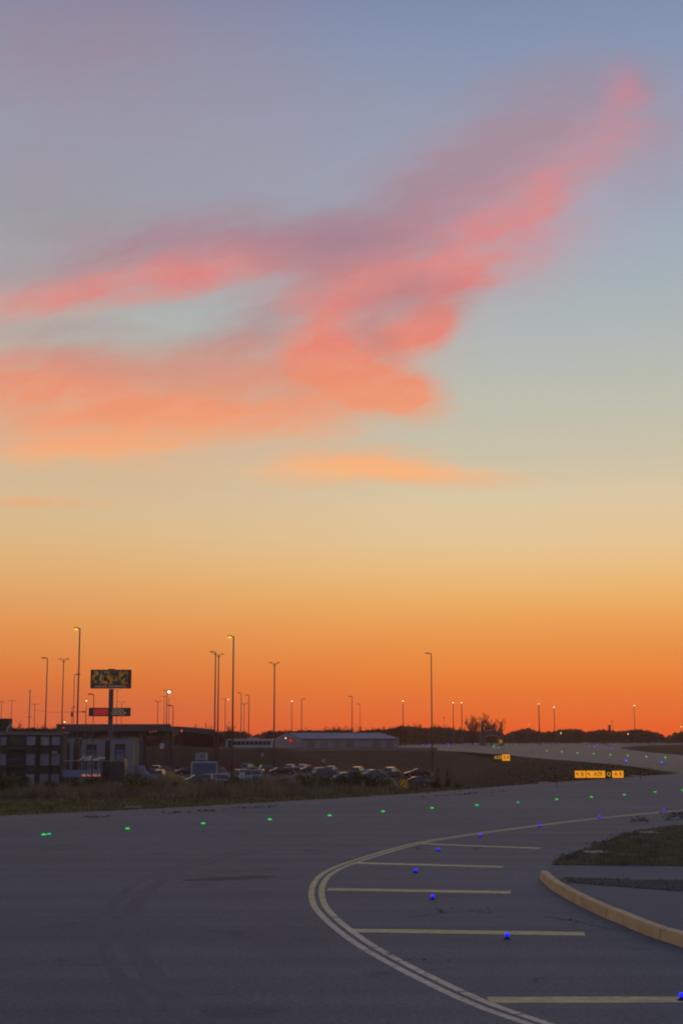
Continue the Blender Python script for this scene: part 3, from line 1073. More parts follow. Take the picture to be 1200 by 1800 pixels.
pole(214, 1234, 480, 'T', None, 'short thin pole beyond the right end of the lower sign board', .1, 0)
pole(126.5, 1243, 470, 'R', None, 'short thin pole between the twin-arm and the tall lit pole', .1, 0)
pole(277.5, 1232.5, 430, 'V', None, 'small twin-arm pole left of the white flaring lamp', .1, 0)
pole(289, 1224, 430, 'T', None, 'thin pole just left of the white flaring lamp pole', .09, 0)
fl = pole(293.5, 1214.5, 330, 'L', None, 'pole carrying the brilliant white flaring lamp', .11)
fh = MB().box((.55, 0, .05), (1.0, .6, .25)).build('lamp_head', M_DARK, fl, bevel=.05)
fh.location = (0, 0, AT(293.5, 1214.5, 330).z - gz(fl.location.x, 330))
MB().lathe([(.22, 0), (.30, -.14), (.22, -.3), (.05, -.42)], (.5, 0, -.08)).build('lens', M_FLARE, fh, True)
pole(297.5, 1222, 520, 'o', Y_, 'small yellow lamp on a thin pole below the white flaring lamp', .1, 0)
pole(304.5, 1241, 235, 'L', None, 'pale short light pole standing in front of the elevated road', .075)
pole(379, 1146.5, 292, 'L', None, 'single-arm light pole touching the twin-arm pole left of centre', .15)
pole(384.5, 1150, 292, 'V', None, 'twin-arm light pole of the close pair left of centre', .14)
pole(396, 1229, 430, 'T', W_, 'T-headed pole with one small lamp lit left of the yellow-lit pole', .1, 0)
pole(410.5, 1118.5, 226, 'L', Y_, 'tall thick light pole left of centre with its yellow lamp lit', .135)
pole(424, 1218.5, 400, 'L', None, 'thin single-arm pole right of the tall yellow-lit pole', .11, 0)
pole(429, 1236.5, 430, 'V', None, 'short twin-arm pole between two thin single-arm poles', .1, 0)
pole(437.5, 1222.5, 400, 'L', None, 'thin dark pole rightmost of three behind the tall lit pole', .12, 0)
pole(482.5, 1165.5, 292, 'V', None, 'tall twin-arm light pole standing alone left of the long shed', .15)
pole(513, 1232, 620, 'o', W_, 'faint far pole with lit tip above the long shed gable', .15, 0)
pole(530, 1229, 500, 'R', None, 'dark pole with right arm above the long shed roof', .15, 0)
pole(618.5, 1224.5, 480, 'L', None, 'single-arm pole above the middle of the long shed', .15, 0)
pole(632.5, 1238, 640, 'L', None, 'faint thin pole right of the mid shed pole', .11, 0)
pole(708, 1231.5, 560, 'o', W_, 'lit pole between the long shed and the tall centre pole', .17, 0)
pole(757.5, 1149, 268, 'L', None, 'tallest single-arm pole right of centre standing by the parked cars', .12)
pole(780, 1262, 700, 'o', None, 'faintest short mast right of the tall centre pole', .1, 0)
pole(796, 1234.5, 600, 'o', W_, 'left one of two close lit masts by the bare trees', .17, 0)
pole(811, 1234.5, 600, 'o', W_, 'right one of two close lit masts by the bare trees', .19, 0)
pole(946.5, 1236.5, 600, 'o', W_, 'left lit mast over the dark tree line at right', .24, 0)
pole(973.5, 1242.5, 620, 'o', W_, 'slightly shorter lit mast over the dark tree line at right', .17, 0)
pole(1075, 1268, 700, 'o', None, 'thin unlit mast over the tree line at right', .1, 0)
pole(1114, 1239.5, 640, 'o', W_, 'rightmost lit mast over the tree line', .15, 0)

# traffic signal on a mast arm, wire
b = AT(134, 1251, 236)
t = thing('signal_mast', 'thin horizontal mast arm with a hanging signal box beside the tall lit pole', 'traffic signal', (b.x + .9, 240, YZ))
z_ = b.z - YZ
MB().tube((0, 0, 0), (0, 0, z_ + .6), .09, .06).build('pole', M_POLE, t)
MB().tube((0, 0, z_), (-2.6, 0, z_), .045, .035).build('arm', M_POLE, t)
hb = MB().box((-2.35, 0, z_ - .45), (.28, .3, .75)).build('signal_head', M_DARK, t, bevel=.03)
MB().box((-.35, -.12, z_), (.5, .25, .22)).build('camera_box', M_DARK, t, bevel=.02)
w0, w1 = AT(53, 1247, 420), AT(138, 1251, 300)
pts = [w0.lerp(w1, i / 12) - Vector((0, 0, .5 * math.sin(math.pi * i / 12))) for i in range(13)]
tag(MB().path(pts, .03, 4).build('overhead_wire', M_DARK), 'thin overhead wire running right from the utility pole', 'wire')


def lamp_box(px, py, Y, m, rr, label, body=M_DARK):
    p = AT(px, py, Y)
    z0 = gz(p.x, Y)
    t = thing('signal_light', label, 'light', (p.x, Y, z0))
    h = p.z - z0
    MB().tube((0, 0, 0), (0, 0, h), .06).build('pole', M_DARK, t)
    hd = MB().box((0, .12, h), (rr * 3, .2, rr * 5)).build('lamp_head', body, t, bevel=.02)
    MB().lathe([(rr, 0), (rr * .9, .05), (rr * .4, .12)], (0, 0, 0)).build('lens', m, hd, True)
    c = hd.children[0]
    c.rotation_euler = (R(90), 0, 0)
    c.location = (0, .02, h)
    return t


lamp_box(112, 1279.5, 200, M_RED, .10, 'round red lamp glowing above the left building end')
lamp_box(113.5, 1269.5, 500, W_, .22, 'small yellowish far lamp above the red lamp')
lamp_box(319, 1285, 280, light_mat('dim orange lamp', (1, .12, .03), .5), .25, 'dim red-orange lamp under the right part of the elevated road')
for k, (px, py) in enumerate(((264, 1287), (269, 1286), (274, 1285.5))):
    lamp_box(px, py, 285, MATS['dim orange lamp'], .12, 'dim orange lamp under the elevated road, %s of three close ones' % ORD[k])
lamp_box(502, 1298, 440, W_, .14, 'tiny white lamp beside the red sign of the long shed')
for k, (px, py) in enumerate(((930, 1274.5), (985.5, 1289), (1103.5, 1290.5), (1197, 1278))):
    lamp_box(px, py, 650, M_LAMPW if k in (0, 3) else M_LAMPW, .16 if k else .12, 'tiny pale lamp glimmering in the right tree line, %s from the left' % ORD[k])


# ------------------------------------------------------------------ billboard
Yb = 240
c = AT(195.5, 1194, Yb)
s_ = Yb / FOC
t = thing('billboard', 'tall roadside sign with a picture screen above a red and dark name board', 'billboard', (c.x, Yb, YZ))
zb = lambda py: AT(195, py, Yb).z - YZ
MB().box((.05, 0, zb(1212) / 2), (.72, .5, zb(1211))).build('column', mat('sign column', (.13, .10, .10), .7), t, bevel=.03)
def slab(name, x0, x1, y0, y1, m, th=.7, yo=-.1):
    return MB().box(((x0 + x1) / 2 * s_ - 195.5 * s_, yo, (zb(y0) + zb(y1)) / 2), ((x1 - x0) * s_, th, zb(y0) - zb(y1))).build(name, m, t, bevel=.04)
slab('upper_cabinet', 160, 230.5, 1177.5, 1210.5, mat('sign cabinet', (.06, .045, .04), .5))
slab('top_cap', 190, 202, 1176, 1177.3, M_DARK, .3)
# picture: a mottled collage of colours
m = bpy.data.materials.new('picture screen'); m.use_nodes = True; m.node_tree.nodes.clear()
q = NT(m.node_tree)
tco = q.new('ShaderNodeTexCoord').outputs['Object']
n1 = q.noise(q.mapping(tco, scale=(1.5, 1, .45)), 1.1, 3, .7).outputs['Fac']
n2 = q.noise(q.mapping(tco, loc=(7, 0, 3), scale=(.9, 1, 1.1)), .9, 4, .7).outputs['Fac']
n3 = q.noise(q.mapping(tco, loc=(2, 5, 9), scale=(1, 1, 1)), 1.5, 3, .6).outputs['Fac']
colr = q.mix(q.maprange(n1, .48, .60), lin(52, 58, 52), lin(150, 146, 112))
colr = q.mix(q.maprange(n2, .52, .60), colr, lin(168, 100, 26))
colr = q.mix(q.maprange(n3, .50, .58), colr, lin(44, 36, 34))
colr = q.mix(q.maprange(n2, .44, .38), colr, lin(58, 96, 96))
em = q.new('ShaderNodeEmission'); q.link(colr, em.inputs[0]); em.inputs[1].default_value = .42
oo = q.new('ShaderNodeOutputMaterial'); q.link(em.outputs[0], oo.inputs[0])
m.cycles.emission_sampling = 'NONE'
slab('picture_screen', 163, 225.5, 1180, 1203, m, .04, -.47)
letters('lettering', 'SIGNAGE  WAYFINDING', .52, (0, -.47, zb(1207.2)), mat('pale letters', (.18, .12, .10), .6, emit=(.20, .12, .09), es=.9), t, .92)
slab('lower_cabinet', 158.5, 230.5, 1244.5, 1259.5, MATS['sign cabinet'])
slab('red_panel', 167, 192, 1246.5, 1257.5, mat('red sign face', (.16, .012, .012), .5, emit=lin(138, 22, 26), es=.85, vary=.3, vscale=1.5), .04, -.47)
pl = mat('cream letters', (.4, .34, .26), .6, emit=lin(120, 92, 72), es=.8)
letters('lettering', 'SIGN', .72, (14 * s_, -.47, zb(1248.8)), pl, t, 1.15)
letters('lettering', 'GROUP', .72, (15.5 * s_, -.47, zb(1254.8)), pl, t, 1.0)


# ------------------------------------------------------------------ elevated road
Yd = 292
A0, A1 = AT(99, 1277, Yd), AT(300, 1276.3, Yd)
t = thing('elevated_road', 'long grey elevated road on piers behind the yard at left', 'bridge', (A0.x, Yd, YZ))
Ld = A1.x - A0.x
z1 = A0.z - YZ
MB().box((Ld / 2, 4, z1 - .5), (Ld, 8, 1.0)).build('deck', M_DECK, t, bevel=.04)
MB().box((Ld / 2, .15, z1 + .22), (Ld, .2, .44)).build('parapet', M_DECK, t)
MB().box((Ld / 2, 2.5, z1 - 1.5), (Ld, .5, 1.0)).build('girder', M_DARK, t)
seg = 14.0
r0 = MB()
prev = Vector((Ld, 0, z1))
end = AT(372, 1283, Yd)
for i in range(9):
    f0, f1 = i / 9, (i + 1) / 9
    xa, xb = Ld + (end.x - A1.x) * f0, Ld + (end.x - A1.x) * f1
    za, zb2 = z1 - (z1 - (end.z - YZ)) * f0 ** 1.6, z1 - (z1 - (end.z - YZ)) * f1 ** 1.6
    r0.add([(xa, 0, za), (xb, 0, zb2), (xb, 8, zb2), (xa, 8, za), (xa, 0, za - 1), (xb, 0, zb2 - 1), (xb, 8, zb2 - 1), (xa, 8, za - 1)],
           [(0, 1, 2, 3), (7, 6, 5, 4), (0, 4, 5, 1), (3, 2, 6, 7)])
r0.build('ramp', M_DECK, t)
for i in range(5):
    x = 1.2 + i * (Ld - 2) / 4 * 1.0
    for y in (1.5, 6.5):
        MB().tube((x, y, 0), (x, y, z1 - 1.0), .42).build('pier', M_DECK, t, True)
# earth bank carrying the ramp end and closing the view under it
mb = MB()
for i in range(30):
    x = -70 + i * 5.0 - 8
    for (y, z) in ((302, YZ - .2), (322, 1.2 + .5 * math.sin(i * 1.7)), (340, 1.6 + .4 * math.sin(i)), (372, -3.4)):
        mb.v.append((x, y, z if x < -14 else YZ - .3 + (z - YZ) * max(0, (x + -14 + 28) and (1 - (x + 14) / 20) if x < 6 else 0)))
for i in range(29):
    for j in range(3):
        mb.f.append((i * 4 + j, i * 4 + 4 + j, i * 4 + 5 + j, i * 4 + 1 + j))
struct(mb.build('earth_bank', M_GRASSG, smooth=True))

# stop signs and small signs
def small_sign(px, py, Y, rr, m, label, octo=True):
    p = AT(px, py, Y)
    z0 = gz(p.x, Y)
    t = thing('road_sign', label, 'road sign', (p.x, Y, z0))
    MB().tube((0, .05, 0), (0, .05, p.z - z0 + rr * .6), .04).build('post', M_POLE, t)
    k = 8 if octo else 4
    o = MB().lathe([(rr, 0), (rr, .03)], (0, 0, 0), k).build('sign_face', m, t)
    o.rotation_euler = (R(90), R(22.5 if octo else 45), 0)
    o.location = (0, 0, p.z - z0)
mred = mat('red sign paint', (.28, .03, .04), .5)
small_sign(283.5, 1321, 240, .36, mred, 'small red octagonal sign under the elevated road')
small_sign(411, 1345, 235, .50, mred, 'dim red octagonal sign right of the tall yellow-lit pole')
small_sign(461, 1327, 250, .38, mat('pinkish sign', (.32, .22, .24), .5), 'small pinkish sign on the bank left of the lone twin-arm pole')
small_sign(568, 1338, 250, .42, mat('pale notice', (.36, .30, .30), .4), 'small pale square sign above the parked cars', False)
MBp = AT(284.5, 1311.5, 262)
t = thing('banner', 'small white panel hanging under the elevated road', 'panel', (MBp.x, 262, gz(MBp.x, 262)))
MB().box((0, 0, MBp.z + 3), (.65, .08, .95)).build('panel', M_WHITE, t, bevel=.01)
for sx_ in (-.25, .25):
    MB().tube((sx_, .07, 0), (sx_, .07, MBp.z + 3.4), .03).build('post', M_POLE, t)


# ------------------------------------------------------------------ three-storey block at left
Yf = 206
def B(px, py, Y=Yf): return AT(px, py, Y)
x0, x1 = B(-120, 1340).x, B(108, 1340).x
ztop = B(50, 1289.5).z
t = thing('office_block', 'dark three storey building with rows of pale square windows at far left', 'building', (x0, Yf, YZ))
Wd, Hh = x1 - x0, ztop - YZ
mw = mat('dark brick wall', (.070, .052, .050), .85, vary=.2, vscale=.6)
MB().box((Wd / 2, 2.1, Hh / 2), (Wd, 4, Hh)).build('wall', mw, t)
rf = MB().box((Wd / 2, 2.1, Hh + .12), (Wd + .5, 4.5, .24)).build('roof', mat('roof edge', (.22, .17, .16), .7), t)
cap = MB()
cap.box((Wd / 2, -.12, Hh - .14), (Wd + .3, .24, .16))
cap.build('fascia', mat('fascia', (.30, .23, .17), .6), t)
mpan = mat('window blind', (.26, .26, .30), .5, objvar=.25, vary=.12, vscale=1.5)
mfr = mat('window frame', (.10, .09, .09), .6)
zpx = lambda py: B(50, py).z - YZ
cols = [(-112, -96), (-84, -64), (-50, -34), (-24, -8), (0, 11), (44.5, 61), (71, 87), (89, 104.5)]
rows = [(1295, 1310), (1326, 1345.5), (1361, 1380)]
for (ya, yb) in rows:
    for (xa, xb) in cols:
        cx, cz = (B((xa + xb) / 2, 1340).x - x0), (zpx(ya) + zpx(yb)) / 2
        w, h = (xb - xa) * Yf / FOC, zpx(ya) - zpx(yb)
        f = MB()
        f.box((cx, -.03, cz + h / 2 + .04), (w + .16, .14, .08)); f.box((cx, -.03, cz - h / 2 - .04), (w + .16, .18, .08))
        f.box((cx - w / 2 - .04, -.03, cz), (.08, .14, h)); f.box((cx + w / 2 + .04, -.03, cz), (.08, .14, h))
        fo = f.build('window', mfr, t)
        MB().box((cx, .07, cz), (w, .1, h)).build('pane', mpan, fo)
# dark balconies between
for k in range(3):
    xa, xb = B(14, 1340).x - x0, B(43, 1340).x - x0
    zc = zpx(rows[k][0]) - .2
    f = MB().box(((xa + xb) / 2, -.35, zc - 1.55), (xb - xa, .7, .12)).build('balcony', mfr, t)
    g_ = MB()
    for i in range(14):
        g_.box((xa + .08 + i * (xb - xa - .16) / 13, -.66, zc - 1.0), (.04, .04, 1.0))
    g_.box(((xa + xb) / 2, -.66, zc - .47), (xb - xa, .06, .06))
    g_.build('railing', M_POLE, f)
    MB().box(((xa + xb) / 2, -.02, zc - .6), (xb - xa - .5, .1, 1.6)).build('balcony_door', M_GLASS, t)
for xp in (12.5, 43.8, 64, 88):
    MB().box((B(xp, 1340).x - x0, -.12, Hh / 2 - .15), (.28, .2, Hh - .5)).build('pilaster', mat('dark pilaster', (.045, .036, .034), .8), t)
ch = B(6, 1268)
MB().box((ch.x - x0 - .3, 2.4, Hh + .24 + (ch.z - ztop) / 2), (1.6, 2.0, ch.z - ztop + .3)).build('roof_house', MATS['dark pilaster'], t)
# curved white slide-like duct on the roof, left
t2 = thing('roof_pipe', 'short curved pale pipe rising over the left building roof', 'pipe', (B(9, 1290).x, Yf + 1, ztop + .24))
mb = MB()
pp = [Vector((0, 0, 0)), Vector((.12, 0, .45)), Vector((.35, 0, .85)), Vector((.7, 0, 1.1))]
mb.path(catmull(pp, 4), .07, 8)
mb.build('pipe', M_WHITE, t2, True)
# items on upper balconies: tan box
for k, (px, py, w, h, lb) in enumerate(((96.5, 1322.5, .7, .4, 'small tan box on the ledge above the middle row of windows'),)):
    p = B(px, py)
    t2 = thing('crate', lb, 'crate', (p.x, Yf - .22, YZ + zpx(1325.9)))
    MB().box((0, -.03, h / 2), (w, .3, h)).build('crate_body', mat('tan wood', (.36, .26, .14), .7), t2, bevel=.02)
    MB().box((0, -.03, h + .02), (w + .06, .36, .04)).build('lid', mat('tan lid', (.40, .29, .16), .7), t2)

# pale portal-fronted sheds in the yard
def portal(xa, xb, ya, yb, Y, label, inner=True):
    a, b = AT(xa, yb, Y), AT(xb, yb, Y)
    w = b.x - a.x
    z0 = YZ
    h = AT(xa, ya, Y).z - z0
    t = thing('shed', label, 'shed', (a.x, Y, z0))
    mp = mat('pale portal wall', (.27, .245, .26), .7, vary=.1, vscale=.8)
    th = w * .20
    fr = MB().box((th / 2, 0, h / 2), (th, .5, h)).box((w - th * .9, 0, h / 2), (th * 1.8, .5, h)).box((w / 2 - th * .4, 0, h - .35), (w - th * 2.8, .48, .7))
    fr.build('front_frame', mp, t, bevel=.02)
    MB().box((w / 2, 3.3, h / 2 - .05), (w - .1, 6, h - .1)).build('wall', mat('shed side', (.12, .105, .11), .8), t)
    MB().box((w / 2, 3.2, h + .06), (w + .3, 7, .12)).build('roof', mat('shed roof', (.2, .18, .19), .7), t)
    if inner:
        dw = w - th * 3.2
        d = MB()
        for i in range(6):
            d.box((th + dw / 2 + .1, .18, h * .12 + i * h * .12), (dw, .1, h * .11))
        d.build('shutter', mat('grey shutter', (.24, .24, .29), .5), t)
        MB().box((th + dw / 2 + .1, .10, h * .72), (dw * .8, .12, .25)).build('window', mat('shed window', (.10, .11, .15), .4), t)
portal(112, 127, 1299, 1385, 224, 'narrow pale shed right of the three storey building', False)
portal(142, 183, 1301, 1385, 224, 'pale portal shed left of the sign column with grey shutter')
portal(192.5, 234, 1300.5, 1385, 224, 'pale portal shed right of the sign column with grey shutter')

# open timber rack with boards coloured bright as if lit, lean-to roof with painted orange glints
p = AT(107, 1338.5, 204)
t = thing('storage_rack', 'dark storage rack topped by loose pale boards', 'rack', (p.x, 204, YZ))
h = p.z - YZ
Lr = 79 * 204 / FOC
for i in range(5):
    for y in (0, 1.6):
        MB().box((i * Lr / 4, y, h / 2), (.12, .12, h)).build('upright', M_DARK, t)
for z in (h * .35, h * .68, h):
    MB().box((Lr / 2, .8, z), (Lr + .1, 1.8, .08)).build('shelf', mat('rack shelf', (.10, .085, .08), .7), t)
MB().box((.25 * Lr, -.11, h + .06), (Lr * .36, .05, .09)).build('edge_rail', mat('pale rail', (.42, .34, .30), .5), t)
pb = mat('pale timber', (.80, .62, .48), .6, objvar=.2)  # strong light on the boards is put into this bright base colour
brd = [(32, 1338, 42, 1329), (41, 1336, 45, 1331), (45, 1337, 50, 1329.5), (49, 1337.5, 54, 1329), (55, 1338.5, 68, 1331.5), (60, 1338.7, 73, 1334), (66, 1332, 78, 1333.5), (40, 1338.6, 62, 1338.2)]
for k, (xa, ya, xb, yb) in enumerate(brd):
    a, b = AT(107 + xa, ya, 203.6 + k * .12), AT(107 + xb, yb, 204.6 + k * .12)
    if a.z < p.z + .05: a.z = p.z + .1
    if b.z < p.z + .05: b.z = p.z + .1
    o = MB().tube((0, 0, 0), b - a, .085, .085, 4).build('timber_board', pb)
    o.location = a
    tag(o, 'pale board leaning on top of the storage rack, %s from the left' % ORD[k], 'board', 'loose boards on the storage rack')
a, b = AT(107, 1354, 201), AT(177, 1354, 201)
t = thing('lean_to', 'low grey lean-to roof with orange reflections at its right end', 'shelter', (a.x, 201, YZ))
w = b.x - a.x
z1, z2 = a.z - YZ, AT(120, 1366, 199).z - YZ
rr = MB()
rr.add([(0, 0, z1), (w, 0, z1), (w + .3, -2, z2), (.7, -2, z2), (0, 0, z1 - .08), (w, 0, z1 - .08), (w + .3, -2, z2 - .08), (.7, -2, z2 - .08)], [(3, 2, 1, 0), (4, 5, 6, 7), (0, 1, 5, 4), (2, 3, 7, 6), (1, 2, 6, 5), (3, 0, 4, 7)])
for i in range(18):
    x_ = .05 + i * w / 17.2
    rr.tube((x_, 0, z1 + .03), (x_ + .5, -2, z2 + .03), .03, .03, 4)
rr.build('roof', mat('corrugated sheet', (.12, .12, .15), .45, .3, vary=.15, vscale=1.0), t)
for x_, y_ in ((.8, -1.9), (w, -1.9), (.1, -.1), (w - .1, -.1), (w / 2, -1.9)):
    MB().box((x_, y_, z2 / 2 if y_ < -1 else z1 / 2), (.1, .1, (z2 if y_ < -1 else z1) - .1)).build('post', M_DARK, t)
gl = MB()  # orange reflections on the sheet put in as glowing patches, no lamp here
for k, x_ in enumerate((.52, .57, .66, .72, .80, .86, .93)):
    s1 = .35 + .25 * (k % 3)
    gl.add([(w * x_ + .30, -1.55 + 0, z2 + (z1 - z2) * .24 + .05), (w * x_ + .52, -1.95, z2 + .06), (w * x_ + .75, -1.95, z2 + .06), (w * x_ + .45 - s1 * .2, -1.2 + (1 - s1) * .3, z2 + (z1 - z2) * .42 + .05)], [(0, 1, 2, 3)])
gl.build('painted_glints', light_mat('orange painted glint', (.9, .22, .05), .55), t)

p = AT(175, 1385, 206)
t = thing('storage_container', 'dark container box with a lit edge coloured in tan at its right', 'container', (p.x, 206, YZ))
w, h = 43 * 206 / FOC, AT(175, 1339, 206).z - YZ
MB().box((w / 2, 1.3, h / 2 + .1), (w, 2.5, h - .1)).build('container_body', mat('container paint', (.075, .06, .065), .6, vary=.2, vscale=.7), t, bevel=.03)
rb = MB()
for i in range(12): rb.box((.15 + i * (w - .3) / 11, .03, h / 2 + .1), (.08, .06, h - .3))
rb.build('rib', mat('container rib', (.09, .075, .08), .6), t)
MB().box((.25, -.06, h / 2 + .1), (.45, .12, h - .15)).build('corner_post', mat('grey post', (.22, .20, .21), .6), t)
cp = mat('tan painted lit edge', (.62, .42, .20), .6)  # tan piece stands in for light along the container edge
MB().add([(w - .15, -.08, h + .45), (w + .28, -.08, h + .3), (w + .3, -.08, h - .4), (w + .1, -.08, h - 1.3), (w - .15, -.08, h + .1), (w - .15, .1, h + .45), (w + .28, .1, h + .3), (w + .3, .1, h - .4), (w + .1, .1, h - 1.3), (w - .15, .1, h + .1)],
         [(0, 4, 3, 2, 1), (5, 6, 7, 8, 9), (0, 1, 6, 5), (1, 2, 7, 6), (2, 3, 8, 7), (3, 4, 9, 8), (4, 0, 5, 9)]).build('lit_edge', cp, t)
p = G(208, 1384, YZ)
for k, dx in enumerate((-.3, .35)):
    q_ = Vector((AT(208, 1380, 200).x + dx, 200 - k * .3, YZ))
    z0 = .35
    t = thing('traffic_cone', ['left', 'right'][k] + ' one of two orange cones in front of the dark container', 'cone', (q_.x, q_.y, YZ), 0, 'orange cones by the container')
    MB().box((0, 0, .03), (.7, .7, .06)).build('base', M_BLACK, t)
    MB().lathe([(.30, .06), (.09, 1.25), (.06, 1.28)]).build('cone_body', mat('orange plastic', (.45, .12, .03), .5), t, True)
    MB().lathe([(.215, .55), (.165, .82)]).build('band', mat('band white', (.5, .45, .42), .5), t, True)
# low pale slab edge in front
a = AT(184, 1381, 199)
t = thing('loading_ledge', 'low grey concrete ledge in front of the dark container', 'ledge', (a.x, 198, YZ))
MB().box((1.7, 0, .35), (3.6, 1.2, .7)).build('ledge_body', M_CONC, t, bevel=.04)
MB().box((1.7, -.62, .74), (3.7, .12, .08)).build('edge_trim', mat('pale rail', (1, 1, 1)), t)


# ------------------------------------------------------------------ covered heaps
def heap(px, py, Y, rx, ry, h, m, label, seed, cat='tarp', name='covered_heap'):
    r_ = random.Random(seed)
    p = AT(px, py, Y)
    mb = MB()
    N, K = 22, 10
    for j in range(K + 1):
        for i in range(N):
            t_ = 2 * math.pi * i / N
            e = math.cos(j / K * math.pi / 2)
            q_ = 1 + .12 * math.sin(3 * t_ + seed) + .07 * math.sin(5 * t_ + 2 * seed)
            ex = math.copysign(abs(math.cos(t_)) ** .6, math.cos(t_)); ey = math.copysign(abs(math.sin(t_)) ** .6, math.sin(t_))
            zz = h * math.sin(j / K * math.pi / 2) ** .8
            zz *= 1 + .15 * math.sin(2.3 * ex + seed) - (.22 if name == 'covered_heap' else .3) * ex
            mb.v.append((rx * ex * e ** .7 * q_ if e > 1e-6 else 0, ry * ey * e ** .7 * q_ if e > 1e-6 else 0, zz + r_.uniform(-.04, .04)))
    for j in range(K):
        for i in range(N):
            a_i, b_i = j * N + i, j * N + (i + 1) % N
            mb.f.append((a_i, b_i, b_i + N, a_i + N))
    o = mb.build(name, m, smooth=True)
    o.location = (p.x, Y, YZ)
    return tag(o, label, cat)
heap(255, 1345, 226, 2.3, 1.3, 2.25, mat('blue grey tarp', (.15, .155, .19), .6, vary=.15, vscale=1.2), 'blue-grey tarpaulin heap left of the ochre one', 3)
heap(308, 1350, 220, 1.85, 1.1, 1.75, mat('ochre tarp', (.34, .19, .03), .6, vary=.15, vscale=1.2), 'ochre yellow tarpaulin heap beside the pale short pole', 5)


# ------------------------------------------------------------------ vehicles
def wheels(t, xs, w, r=.33):
    for x in xs:
        for s_ in (-1, 1):
            o = MB().tube((x, s_ * (w / 2 - .22), r), (x, s_ * (w / 2 + .01), r), r, r, 16).build('wheel', M_TYRE, t, True)
            MB().tube((x, s_ * (w / 2 - .02), r), (x, s_ * (w / 2 + .025), r), r * .6, r * .55, 12).build('rim', M_RIM, o)


def paint(name, c):
    return mat(name, c, .28, .35, coat=1.0)


P_SIL, P_WHT, P_DRK = paint('silver paint', (.10, .10, .11)), paint('white car paint', (.17, .17, .19)), paint('black car paint', (.02, .02, .022))
P_RED, P_GRY, P_BLU, P_TAN = paint('maroon paint', (.07, .02, .02)), paint('grey car paint', (.07, .07, .078)), paint('blue van paint', (.10, .13, .24)), paint('tan car paint', (.12, .10, .08))


def car(kind, pm, label):
    t = thing('parked_car', label, 'car', group='cars parked in the sunken yard')
    if kind == 'sedan':
        low = [(-2.3, .3), (-2.32, .75), (-2.1, .92), (-1.35, .98), (1.0, .96), (1.95, .82), (2.28, .62), (2.3, .3), (1.75, .2), (-1.75, .2)]
        gh = [(-1.75, .97), (-1.0, 1.38), (-.2, 1.43), (.35, 1.37), (1.15, .96)]
        rf = [(-1.02, 1.375), (-.95, 1.43), (-.2, 1.475), (.33, 1.41), (.36, 1.36), (-.2, 1.425)]
    else:
        low = [(-2.3, .35), (-2.35, .8), (-2.25, 1.08), (1.0, 1.08), (1.95, .98), (2.25, .75), (2.28, .35), (1.75, .25), (-1.75, .25)]
        gh = [(-2.22, 1.08), (-1.95, 1.62), (-.2, 1.70), (.35, 1.63), (1.1, 1.08)]
        rf = [(-2.0, 1.62), (-1.9, 1.70), (-.2, 1.76), (.33, 1.68), (.38, 1.62), (-.2, 1.70)]
    b_ = MB().prism(low, -.9, .9).build('body', pm, t, bevel=.07)
    MB().prism(gh, -.82, .82, inset=.28).build('windows', M_GLASS, t, bevel=.03)
    MB().prism(rf, -.70, .70, inset=.1).build('roof', pm, t, bevel=.02)
    for s_ in (-1, 1):
        for (xa, za), (xb, zb_) in ((gh[-1], gh[-2]), (gh[0], gh[1]), ((-.3, gh[0][1]), (-.3, gh[2][1]))):
            MB().tube((xa, s_ * .825, za), (xb, s_ * (.825 - .28 * (zb_ - za)), zb_), .035, .035, 4).build('pillar', pm, t)
    wheels(t, (-1.4, 1.4), 1.8, .33 if kind == 'sedan' else .36)
    for s_ in (-1, 1):
        z_ = .66 if kind == 'sedan' else .82
        MB().box((2.24, s_ * .66, z_), (.12, .34, .14)).build('headlight', mat('headlight glass', (.6, .6, .6), .1, spec=.8), t, bevel=.02)
        MB().box((-2.3, s_ * .68, z_ + .1), (.1, .3, .16)).build('tail_light', mat('tail light', (.25, .02, .02), .2), t, bevel=.02)
        MB().box((.75, s_ * .98, gh[0][1] + .06), (.16, .2, .14)).build('mirror', pm, t, bevel=.02)
    return t


def put(o, px, roof_py, Y, rz):
    p = AT(px, roof_py, Y)
    o.location = (p.x, Y, gz(p.x, Y) + .004)
    o.rotation_euler = (0, 0, rz)
    return o


